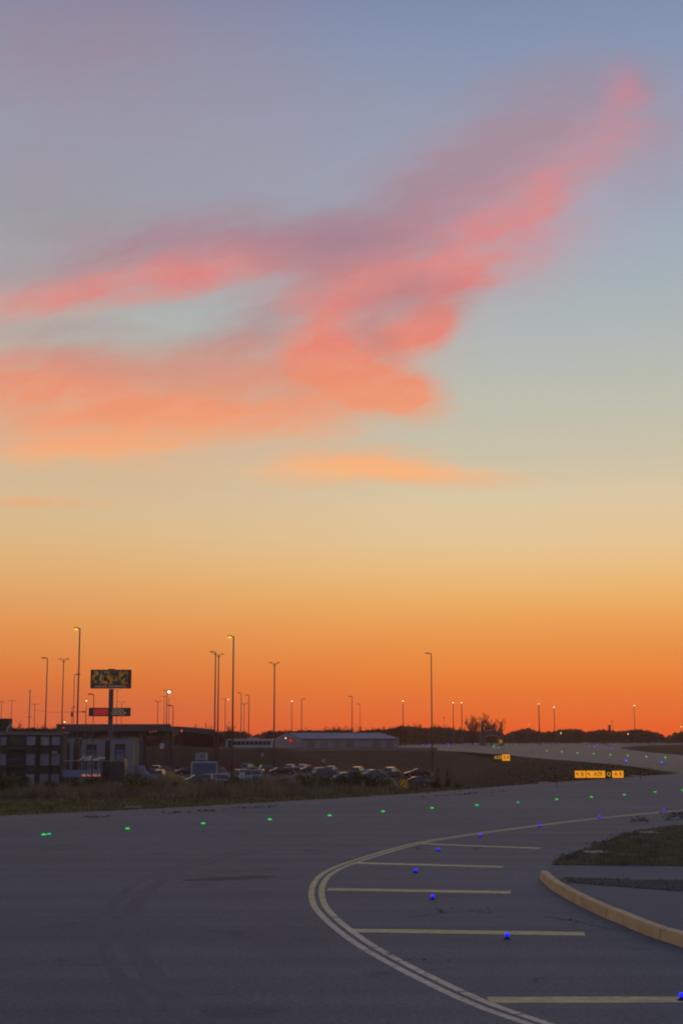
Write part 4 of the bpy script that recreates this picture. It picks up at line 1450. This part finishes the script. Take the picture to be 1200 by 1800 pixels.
cars = [
    ('sedan', P_DRK, 732, 264, 3.25, 'dark car with pale roof glint, rightmost in the yard by the tall pole'),
    ('suv', P_SIL, 689, 264, 1.15, 'silver car with brightly glinting roof left of the rightmost dark car'),
    ('sedan', P_WHT, 657, 258, .6, 'small white car peeping between two darker cars right of centre'),
    ('suv', P_GRY, 631, 268, 1.2, 'grey car with short roof glint left of the small white car'),
    ('sedan', P_WHT, 609, 240, .5, 'low white car half hidden by weeds right of centre'),
    ('suv', P_SIL, 571, 262, .5, 'silver car with twin roof glints below the small pale square sign'),
    ('sedan', P_GRY, 582, 285, 1.3, 'grey car behind the silver one below the pale square sign'),
    ('sedan', P_GRY, 548, 290, .3, 'grey car right of the yellow leaved bush'),
    ('sedan', P_SIL, 533, 300, 1.2, 'silver back row car directly behind the yellow leaved bush'),
    ('sedan', P_SIL, 511, 300, 1.3, 'silver back row car left of the yellow leaved bush'),
    ('sedan', P_RED, 495, 275, .2, 'maroon car right of the lone twin-arm pole'),
    ('suv', P_GRY, 475, 284, .4, 'grey car at the foot of the lone twin-arm pole'),
    ('suv', P_TAN, 437, 295, 1.2, 'tan car with glinting roof behind the white delivery van'),
    ('sedan', P_WHT, 295, 285, 0.15, 'white car behind the ochre heap below the elevated road'),
    ('sedan', P_WHT, 276, 290, 1.4, 'white car between the two tarpaulin heaps, farther one'),
    ('suv', P_WHT, 283, 246, 1.45, 'white car between the two tarpaulin heaps, nearer one'),
    ('sedan', P_RED, 330, 275, .3, 'dark red car right of the ochre heap'),
    ('sedan', P_WHT, 352, 226, .25, 'white car in front of the blue box truck with bright lamps'),
    ('suv', P_SIL, 374, 222, 1.2, 'silver car in front of the right half of the blue box truck'),
    ('sedan', P_SIL, 280, 205, .1, 'silver car roof rising over the weeds below the tarpaulin heaps'),
    ('sedan', P_SIL, 728, 216, 3.2, 'pale low car partly hidden behind the black Q sign'),
]
for kd, pm, px, Y, rz, lb in cars:
    put(car(kd, pm, lb), px, 1350, Y, rz)


def van(px, Y, rz, L, Wd, Hv, pm, label, name='delivery_van', boxy=False, bx=None, win=True):
    t = thing(name, label, 'van' if not boxy else 'truck')
    if boxy:
        cab = [(L / 2 - 1.7, .45), (L / 2 - 1.7, 2.0), (L / 2 - .7, 2.05), (L / 2 - .25, 1.25), (L / 2, 1.1), (L / 2, .45)]
        MB().prism(cab, -Wd / 2 + .1, Wd / 2 - .1).build('cab', P_WHT, t, bevel=.06)
        MB().box((-1.0, 0, .62 + (Hv - .62) / 2), (L - 2.0, Wd, Hv - .62)).build('cargo_box', bx, t, bevel=.02)
        fr = MB()
        hx = (L - 2.0) / 2
        for zz in (.66, Hv - .04):
            for s_ in (-1, 1): fr.box((-1.0, s_ * Wd / 2, zz), (L - 1.9, .1, .16))
        for xx in (-hx, hx):
            for s_ in (-1, 1): fr.box((-1.0 + xx, s_ * Wd / 2, (.62 + Hv) / 2), (.16, .14, Hv - .8))
        fr.build('box_frame', M_WHITE, t)
        MB().box((0, 0, .5), (L - .8, Wd * .5, .2)).build('chassis', M_DARK, t)
        MB().prism([(L / 2 - .72, 1.3), (L / 2 - .72, 1.95), (L / 2 - .62, 1.95), (L / 2 - .24, 1.3)], -Wd / 2 + .2, Wd / 2 - .2).build('windscreen', M_GLASS, t)
    else:
        body = [(-L / 2, .35), (-L / 2, Hv - .15), (-L / 2 + .15, Hv), (L / 2 - 1.5, Hv), (L / 2 - .75, 1.35), (L / 2 - .1, 1.1), (L / 2, .8), (L / 2, .35)]
        MB().prism(body, -Wd / 2, Wd / 2).build('body', pm, t, bevel=.08)
        MB().prism([(L / 2 - 1.42, Hv - .2), (L / 2 - 1.36, Hv - .1), (L / 2 - .66, 1.42), (L / 2 - .74, 1.38)], -Wd / 2 + .12, Wd / 2 - .12).build('windscreen', M_GLASS, t)
        for s_ in (-1, 1):
            MB().box((L / 2 - 1.75, s_ * Wd / 2, Hv - .6), (.9, .05, .6)).build('side_window', M_GLASS, t, bevel=.02)
    wheels(t, (-L / 2 + 1.0, L / 2 - .9), Wd, .38)
    for s_ in (-1, 1):
        MB().box((L / 2, s_ * (Wd / 2 - .3), .75), (.08, .3, .18)).build('headlight', mat('headlight glass', (1, 1, 1)), t, bevel=.02)
    return put(t, px, 1350, Y, rz)


van(369, 246, R(8), 6.2, 2.3, 3.05, P_BLU, 'blue sided box truck with pale frame in the middle of the yard', 'box_truck', True, mat('blue box panel', (.10, .13, .22), .55, vary=.1, vscale=.6))
van(428, 232, R(-72), 4.9, 1.9, 2.15, P_WHT, 'white delivery van with dark window right of the tall yellow-lit pole')
van(452, 236, R(-95), 4.8, 1.8, 2.0, P_SIL, 'pale grey van just right of the white delivery van')
van(389, 215, R(-80), 4.8, 2.0, 1.95, P_WHT, 'rounded pale van in front of the blue box truck, at its right end')
# white cabin on posts behind the truck
p = AT(353, 1337, 262)
t = thing('white_cabin', 'small white raised cabin above the left end of the blue box truck', 'cabin', (p.x, 262, YZ))
zc0 = p.z - YZ; hc = AT(353, 1325, 262).z - p.z
MB().box((0, 1, zc0 + hc / 2), (2.0, 2.0, hc)).build('cabin_body', mat('cabin white', (.30, .30, .34), .6), t, bevel=.03)
MB().box((0, 1, zc0 + hc + .05), (2.15, 2.15, .1)).build('roof', M_CONC, t)
MB().box((0, 1, zc0 / 2), (1.4, 1.4, zc0)).build('base', M_DARK, t)
MB().box((.2, -.01, zc0 + hc * .55), (.8, .04, hc * .4)).build('window', mat('cabin window', (.16, .17, .2), .3), t)
# orange-white work machine left of the van
p = AT(421, 1360, 222)
t = thing('work_cart', 'small orange and white work cart left of the white delivery van', 'cart', (p.x, 222, YZ), .2)
MB().box((0, 0, .75), (1.6, 1.0, .5)).build('cart_body', mat('orange plastic', (1, 1, 1)), t, bevel=.06)
MB().prism([(-.2, 1.0), (.1, 1.9), (.8, 1.9), (.8, 1.0)], -.45, .45).build('canopy', M_WHITE, t, bevel=.04)
wheels(t, (-.55, .55), 1.0, .3)


# ------------------------------------------------------------------ coach on the far road and the low wall before it
Yw = 385
a, b = AT(380, 1315, Yw), AT(483, 1315, Yw)
t = thing('coach', 'long white coach on the far road with a dark window band', 'bus', (AT(438, 1310, 394).x, 394, 0), math.pi)
L = 13.0
MB().prism([(-6.5, .35), (-6.5, 3.0), (-6.3, 3.25), (5.9, 3.25), (6.35, 2.4), (6.5, 1.2), (6.5, .35)], -1.25, 1.25).build('body', mat('coach paint', (.42, .40, .42), .35, coat=.6), t, bevel=.08)
for s_ in (-1, 1):
    f = MB()
    for i in range(9):
        f.box((-5.4 + i * 1.16, s_ * 1.26, 2.15), (1.02, .05, 1.0))
    f.build('window_band', M_GLASS, t)
    MB().box((5.3, s_ * 1.26, 1.9), (.9, .06, 2.0)).build('door', M_GLASS, t)
MB().prism([(5.98, 3.0), (6.04, 3.0), (6.55, 1.5), (6.40, 1.5)], -1.15, 1.15).build('windscreen', M_GLASS, t)
wheels(t, (-3.9, -2.7, 4.0), 2.5, .5)
MB().box((-1, 0, 3.4), (3, 1.6, .25)).build('roof_unit', M_WHITE, t, bevel=.05)
p0, p1 = Vector((-31, 386, 0)), Vector((26, 392, 0))
t = thing('low_wall', 'long low pinkish concrete wall along the far road in front of the coach', 'wall', p0)
L = (p1 - p0).length
t.rotation_euler = (0, 0, math.atan2(p1.y - p0.y, p1.x - p0.x))
MB().box((L / 2, 0, .4), (L, .3, .9)).build('wall_body', mat('pinkish concrete', (.24, .18, .165), .7, vary=.1, vscale=.4), t)
MB().box((L / 2, 0, .9), (L, .4, .1)).build('coping', mat('coping', (.30, .23, .21), .7), t)

# ------------------------------------------------------------------ long shed
Ys = 440
xa, xr, xe = AT(478, 1300, Ys).x, AT(532, 1300, Ys).x, AT(701, 1300, Ys).x
t = thing('long_shed', 'long low pale shed with a gable end at left and a wide grey roof', 'building', (xr, Ys, 0))
zr, ze = AT(520, 1288.5, Ys).z, AT(600, 1298.5, Ys).z
Ls = xe - xr
dz_ = 14.0
mwall = mat('pale shed wall', (.30, .26, .27), .8, vary=.08, vscale=.3)
wl = MB().box((Ls / 2, .1, ze / 2), (Ls, .2, ze))
wl.box((Ls - .1, dz_ / 2, ze / 2), (.2, dz_ - .5, ze)).build('wall', mwall, t)
gx0 = xa - xr
ww = MB()
k2 = gx0 / 2
ww.add([(gx0, 6, 0), (0, 0, 0), (0, 0, ze), (gx0 * .55, 3.3, zr - .05), (gx0, 6, ze - .3)], [(0, 1, 2, 3, 4)])
ww.add([(gx0, 6.2, 0), (0, .2, 0), (0, .2, ze), (gx0 * .55, 3.5, zr - .05), (gx0, 6.2, ze - .3)], [(4, 3, 2, 1, 0)])
ww.build('gable_wall', mat('gable wall', (.34, .285, .285), .8), t)
rf = MB()
hip = 31 * Ys / FOC
rf.add([(-.4, -.4, ze - .05), (Ls + .4, -.4, ze - .05), (Ls - hip, 6, zr + 0), (gx0 * .5, 4, zr)], [(0, 1, 2, 3)])
rf.add([(Ls + .4, -.4, ze - .05), (Ls + .4, dz_, ze - .05), (Ls - hip, 6, zr)], [(0, 1, 2)])
rf.add([(Ls + .4, dz_, ze - .05), (gx0, dz_, ze - .05), (gx0 * .5, 4, zr), (Ls - hip, 6, zr)], [(0, 1, 2, 3)])
rf.add([(gx0 - .3, 6.1, ze - .35), (gx0 * .5, 4, zr), (gx0, dz_, ze - .05)], [(0, 1, 2)])
rf.build('roof', mat('shed sheet roof', (.25, .225, .24), .55, vary=.08, vscale=.25), t)
fs_ = MB().box((Ls / 2, -.42, ze - .12), (Ls + .8, .08, .22)).build('fascia', mat('shed fascia', (.13, .10, .10), .7), t)
for i in range(7):
    x_ = 1.5 + i * (Ls - 3) / 6.6
    MB().box((x_ + 1, -.03, ze * .42), (2.4, .06, ze * .8)).build('door', mat('shed door', (.22, .19, .20), .7, objvar=.15), t)
sg_ = AT(510.5, 1302.5, Ys - 3)
so_ = MB().box((sg_.x - xr, 2.0 - 3.2, sg_.z), (1.0, .1, 1.7)).build('sign_board', mat('dark sign board', (.12, .02, .02), .5, emit=(.10, .004, .004), es=.8), t)
letters('lettering', '0', 1.3, (sg_.x - xr, 2.0 - 3.28, sg_.z), M_RED, so_, .9)

# ------------------------------------------------------------------ gantry-like structure among trees
Yg = 560
gx_ = lambda px: AT(px, 1300, Yg).x
t = thing('gantry', 'dark structure with two towers and two pale curved beams beside the bare trees', 'gantry', (gx_(864), Yg, 0))
md = mat('gantry dark', (.07, .05, .06), .7)
zt = lambda py: AT(864, py, Yg).z
for px, py, wd, nm in ((848, 1268, .9, 'tower'), (881, 1269, .6, 'tower')):
    MB().box((gx_(px) - gx_(864), 0, zt(py) / 2), (wd, 1.6, zt(py))).build(nm, md, t, bevel=.05)
    MB().prism([(-wd * 1.5, 0), (-wd * .6, zt(1281)), (wd * .6, zt(1281)), (wd * 1.5, 0), (wd * 1.1, 0), (wd * .2, zt(1284)), (-wd * .2, zt(1284)), (-wd * 1.1, 0)], -.9, .9, Matrix.Translation((gx_(px) - gx_(864), 0, 0))).build('tower_skirt', md, t)
MB().box((0, .5, (zt(1293) + zt(1286)) / 2), (gx_(879) - gx_(850), 1.0, zt(1286) - zt(1293))).build('cross_panel', md, t)
for nm, yc, rise in (('curved_beam', 1284, .7), ('curved_beam', 1294, .5)):
    xa_, xb_ = gx_(852) - gx_(864), gx_(877) - gx_(864)
    pts = [Vector((xa_ + (xb_ - xa_) * i / 10, -.6, zt(yc) + rise * math.sin(math.pi * i / 10) - rise * .5)) for i in range(11)]
    MB().path(pts, .14, 6).build(nm, mat('pale beam', (.40, .32, .27), .5), t)
small_sign(879.5, 1303.5, 520, .9, mat('amber sign', (.3, .16, .02), .5, emit=(.25, .11, .005), es=.8), 'tiny amber sign at the foot of the dark gantry', False)

# aircraft tail fin far away
p = AT(1101, 1302, 720)
t = thing('aircraft', 'pale tail fin of a distant aircraft in front of the right tree line', 'aircraft', (p.x, 720, 0))
mt = mat('aircraft paint', (.32, .32, .36), .4)
MB().prism([(-.2, 1.2), (-2.3, 4.0), (-1.2, 4.0), (2.0, 1.2)], -.12, .12).build('tail_fin', mt, t)
mb = MB().lathe([(.15, 0), (.5, 1.6), (.7, 3.5), (.7, 6), (.3, 8)], (0, 0, 0), 12)
fu = mb.build('fuselage', mt, t, True)
fu.rotation_euler = (R(-90), 0, 0); fu.location = (.9, -1, .85)
MB().box((.4, -.3, 1.3), (3.4, .9, .1)).build('tailplane', mt, t)
for x_ in (.4, 1.4):
    MB().tube((x_, 3, 0), (x_, 3, .5), .15).build('wheel_strut', M_DARK, t)
p = AT(1101, 1277, 700)
t = thing('chimney', 'short dark stack rising above the right tree line', 'chimney', (p.x, 745, 0))
MB().tube((0, 0, 0), (0, 0, AT(1101, 1276, 745).z), .8, .6, 10).build('stack', md, t)
MB().tube((0, 0, AT(1101, 1276, 745).z), (0, 0, AT(1101, 1276, 745).z + .3), .8, .8, 10).build('rim', md, t)


# ------------------------------------------------------------------ trees
def bare_tree(seed, h, spread, levels=5, r0=.22, label='x', dense=0, up=.35, bush=None):
    r_ = random.Random(seed)
    t = thing('bare_tree', label, 'tree')
    tr = MB(); cr_ = MB()
    tr.tube((0, 0, 0), (0, 0, h * .28), r0, r0 * .8, 7)

    def grow(p, dr, L, r, lv):
        q_ = p + dr * L
        r = max(r, .028)
        (tr if lv >= levels - 1 and False else cr_).tube(p, q_, r, r * .65, 5 if r > .08 else 3, False)
        if lv == 0:
            return
        for k in range(r_.choice((2, 3, 3)) + (1 if lv <= 2 else 0)):
            nd = (dr + Vector((r_.gauss(0, spread), r_.gauss(0, spread), r_.gauss(up * .4, .2)))).normalized()
            grow(p + dr * L * r_.uniform(.55, 1.0), nd, L * r_.uniform(.62, .86), r * .58, lv - 1)
    for k in range(4):
        a = k * 1.6 + r_.uniform(-.4, .4)
        grow(Vector((0, 0, h * r_.uniform(.2, .28))), Vector((math.cos(a) * .38, math.sin(a) * .38, 1)).normalized(), h * .24, r0 * .6, levels)
    if bush:
        for i in range(bush):
            a, rr = r_.uniform(0, 6.28), r_.random() ** .5
            z = r_.random() ** .75
            wd_ = h * .46 * max(0, 1 - (max(0, z - .35) / .65) ** 2.2) ** .5
            p = Vector((math.cos(a) * rr * wd_, math.sin(a) * rr * wd_, z * h * .95))
            q_ = Vector((r_.gauss(0, .5) + math.cos(a) * rr * .5, r_.gauss(0, .5), abs(r_.gauss(.7, .3)))) * h * .085
            w_ = Vector((r_.gauss(0, 1), r_.gauss(0, 1), 0)).normalized() * h * .0085
            cr_.add([p - w_, p + w_, p + q_], [(0, 1, 2)])
    tr.build('trunk', M_BARK, t)
    cr_.build('crown', M_BUSHF if bush else M_TWIG, t)
    return t


def set_tree(t, px, py, Y, label, group=None, first=True):
    """height of the shared mesh is 10; scale to reach chart row py"""
    p = AT(px, py, Y)
    z0 = gz(p.x, Y)
    k = (p.z - z0) / t['hh']
    o = t
    if not first:
        o = dup(t, (0, 0, 0))
    o.location = (p.x, Y, z0)
    o.rotation_euler = (0, 0, rnd.uniform(0, 6.28))
    o.scale = (k * rnd.uniform(.95, 1.25), k * rnd.uniform(.95, 1.25), k)
    o['label'] = label
    if group: o['group'] = group
    return o


def measured(t):
    t['hh'] = max(v.co.z for c in t.children for v in c.data.vertices)
    return t



def fan_tree(seed, h=10):
    r_ = random.Random(seed)
    t = thing('bare_tree', 'x', 'tree')
    MB().tube((0, 0, 0), (0, 0, h * .3), .22, .15, 7).build('trunk', M_BARK, t)
    c_ = MB()

    def twig(p, d_, L, r, lv):
        q_ = p + d_ * L
        c_.tube(p, q_, r, r * .6, 4 if r > .05 else 3, False)
        if lv <= 0: return
        n_ = 3 if lv > 1 else 5
        for i in range(n_):
            f = r_.uniform(.12, 1.0)
            nd = (d_ + Vector((r_.gauss(0, .34), r_.gauss(0, .34), r_.gauss(.22, .14)))).normalized()
            twig(p + d_ * L * f, nd, L * r_.uniform(.5, .8), max(.022, r * .5), lv - 1)
    for i in range(13):
        a = i * 2.4 + r_.uniform(-.3, .3)
        sp_ = r_.uniform(.15, .95)
        z = h * r_.uniform(.05, .30)
        twig(Vector((0, 0, z)), Vector((math.cos(a) * sp_, math.sin(a) * sp_, 1)).normalized(), h * r_.uniform(.26, .46) * (1 - sp_ * .2), .11, 4)
    c_.build('crown', M_TWIG, t)
    return t


big1 = measured(fan_tree(11))
big2 = measured(fan_tree(23))
set_tree(big1, 830, 1256, 600, 'left one of the two tall bare trees beside the gantry')
set_tree(big2, 862, 1250, 585, 'right one of the two tall bare trees behind the gantry')
thin = [measured(fan_tree(s_)) for s_ in (31, 37, 41)]
bush = [measured(bare_tree(s_, 10, .5, 3, .2, bush=4200)) for s_ in (51, 57, 61, 67)]
prof = [(-60, 1278), (0, 1276), (60, 1276), (150, 1278), (240, 1278), (330, 1279), (380, 1284), (402, 1282), (430, 1283), (445, 1289.5), (462, 1283), (482, 1281), (520, 1282), (572, 1280), (600, 1279), (622, 1283),
        (660, 1279), (685, 1278), (704, 1271.5), (722, 1272), (742, 1276), (780, 1275), (800, 1279), (815, 1282), (838, 1283), (862, 1284), (886, 1288), (898, 1283), (925, 1277.5), (942, 1281), (960, 1284),
        (985, 1279), (1010, 1278), (1030, 1283), (1060, 1279), (1082, 1283), (1105, 1280), (1122, 1279.5), (1142, 1282), (1158, 1285), (1171, 1293), (1182, 1286), (1200, 1284), (1270, 1281), (1340, 1284)]


def ptop(px):
    for (a, b), (c, e) in zip(prof, prof[1:]):
        if a <= px <= c: return b + (e - b) * (px - a) / (c - a)
    return 1282


usedb, usedt = set(), set()
px = -60
k = 0
while px < 1345:                              # dense front row: the dark mass
    j = k % 4
    Y = rnd.uniform(700, 790)
    if 470 < px < 700: Y = rnd.uniform(520, 600)
    set_tree(bush[j], px, ptop(px) + rnd.uniform(.5, 3.2), Y, 'dense dark reddish brown tree in the tree line on the horizon', 'trees of the horizon tree line', j not in usedb)
    usedb.add(j)
    px += rnd.uniform(6.5, 11)
    k += 1
px = -55
while px < 1345:                              # lower undergrowth closing the base
    j = k % 4
    set_tree(bush[j], px, min(1296, max(1289, ptop(px) + 9)) + rnd.uniform(-1.5, 1.5), rnd.uniform(640, 690) if not 470 < px < 700 else 500, 'low dark bushy tree at the foot of the horizon tree line', 'low trees before the horizon tree line', False)
    px += rnd.uniform(9, 15)
    k += 1
px = 372
while px < 1290:                              # bare crowns standing out
    j = k % 3
    up_ = 9 if 540 < px < 820 else 2.5
    if not (1160 < px < 1185) and not (440 < px < 455):
        set_tree(thin[j], px, ptop(px) - rnd.uniform(0, up_), rnd.uniform(600, 700), 'bare branched tree rising out of the horizon tree line', 'bare trees of the horizon tree line', j not in usedt)
        usedt.add(j)
    px += rnd.uniform(7, 15) if 480 < px < 850 else rnd.uniform(12, 26)
    k += 1
for (px, py, Y, lb) in ((24, 1263, 330, 'bare bushy tree behind the left building roof'), (92, 1257, 340, 'bare tree between the two left light poles'), (262, 1268, 345, 'faint bare tree over the elevated road'),
                        (148, 1271, 345, 'bare treetop left of the sign column behind the elevated road'), (188, 1270, 345, 'bare treetop beside the sign column'), (339, 1270, 345, 'small bare treetop over the ramp of the elevated road'), (360, 1267, 345, 'bare tree at the right end of the elevated road'), (402, 1266, 420, 'bare tree behind the tall yellow-lit pole')):
    set_tree(thin[k % 3], px, py, Y, lb, None, False)
    k += 1
for (px, py, Y, lb) in ((352, 1276, 342, 'dark bushy tree at the right end of the elevated road'), (372, 1282, 350, 'dark bushy tree behind the pair of light poles'), (330, 1279, 345, 'dark bushy tree under the ramp of the elevated road')):
    set_tree(bush[k % 4], px, py, Y, lb, None, False)
    k += 1
for i in range(14):
    set_tree(bush[i % 4], -60 + i * 12.2, 1277 + (i % 3) * .5, 300 + i % 2 * 5, 'dark hedge tree in the dense row behind the three storey building', 'hedge trees behind the three storey building', False)
# leafless bush and stakes at the right end of the yard
for j, (px, py, Y, lb) in enumerate(((770, 1334, 150, 'tall thin leafless sapling right of the tall centre pole'), (785, 1340, 152, 'second leafless sapling right of the tall centre pole'))):
    o = set_tree(thin[j], px, py, Y, lb, None, False)
    o.scale = (o.scale[2] * .22, o.scale[2] * .22, o.scale[2])
p = G(808, 1371)
t = thing('concrete_slab', 'long pale slab in the grass right of the leafless saplings', 'slab', (p.x, p.y, gz(p.x, p.y)))
MB().box((0, 0, .05), (2.4, 3.0, .12)).build('slab_body', mat('dim slab', (.16, .14, .15), .7), t, bevel=.02)
MB().box((0, 0, .12), (.6, .6, .04)).build('lid', mat('slab lid', (1, 1, 1)), t)
for q_, lb in (((957, 1377), 'small pale slab in the verge left of the long yellow sign'), ((1118, 1364.5), 'small pale slab in the verge right of the long yellow sign'), ((234, 1420.5), 'small pale slab at the grass edge at lower left')):
    p = G(*q_)
    t = thing('concrete_slab', lb, 'slab', p)
    MB().box((0, 0, .03), (1.1, 1.8, .07)).build('slab_body', mat('verge slab', (.26, .23, .24), .6), t, bevel=.01)
    MB().box((0, 0, .07), (.4, .5, .03)).build('lid', mat('slab lid', (1, 1, 1)), t)


# ------------------------------------------------------------------ evening haze
HAZE = .00022
m = bpy.data.materials.new('haze')
m.use_nodes = True
m.node_tree.nodes.clear()
q = NT(m.node_tree)
vo = q.new('ShaderNodeVolumePrincipled')
vo.inputs['Color'].default_value = (1.0, .76, .62, 1)
vo.inputs['Density'].default_value = HAZE
vo.inputs['Anisotropy'].default_value = .72
oo = q.new('ShaderNodeOutputMaterial')
q.link(vo.outputs[0], oo.inputs['Volume'])
tag(MB().box((0, 600, 15), (3020, 1840, 40)).build('haze', m), None, None, None, 'stuff')
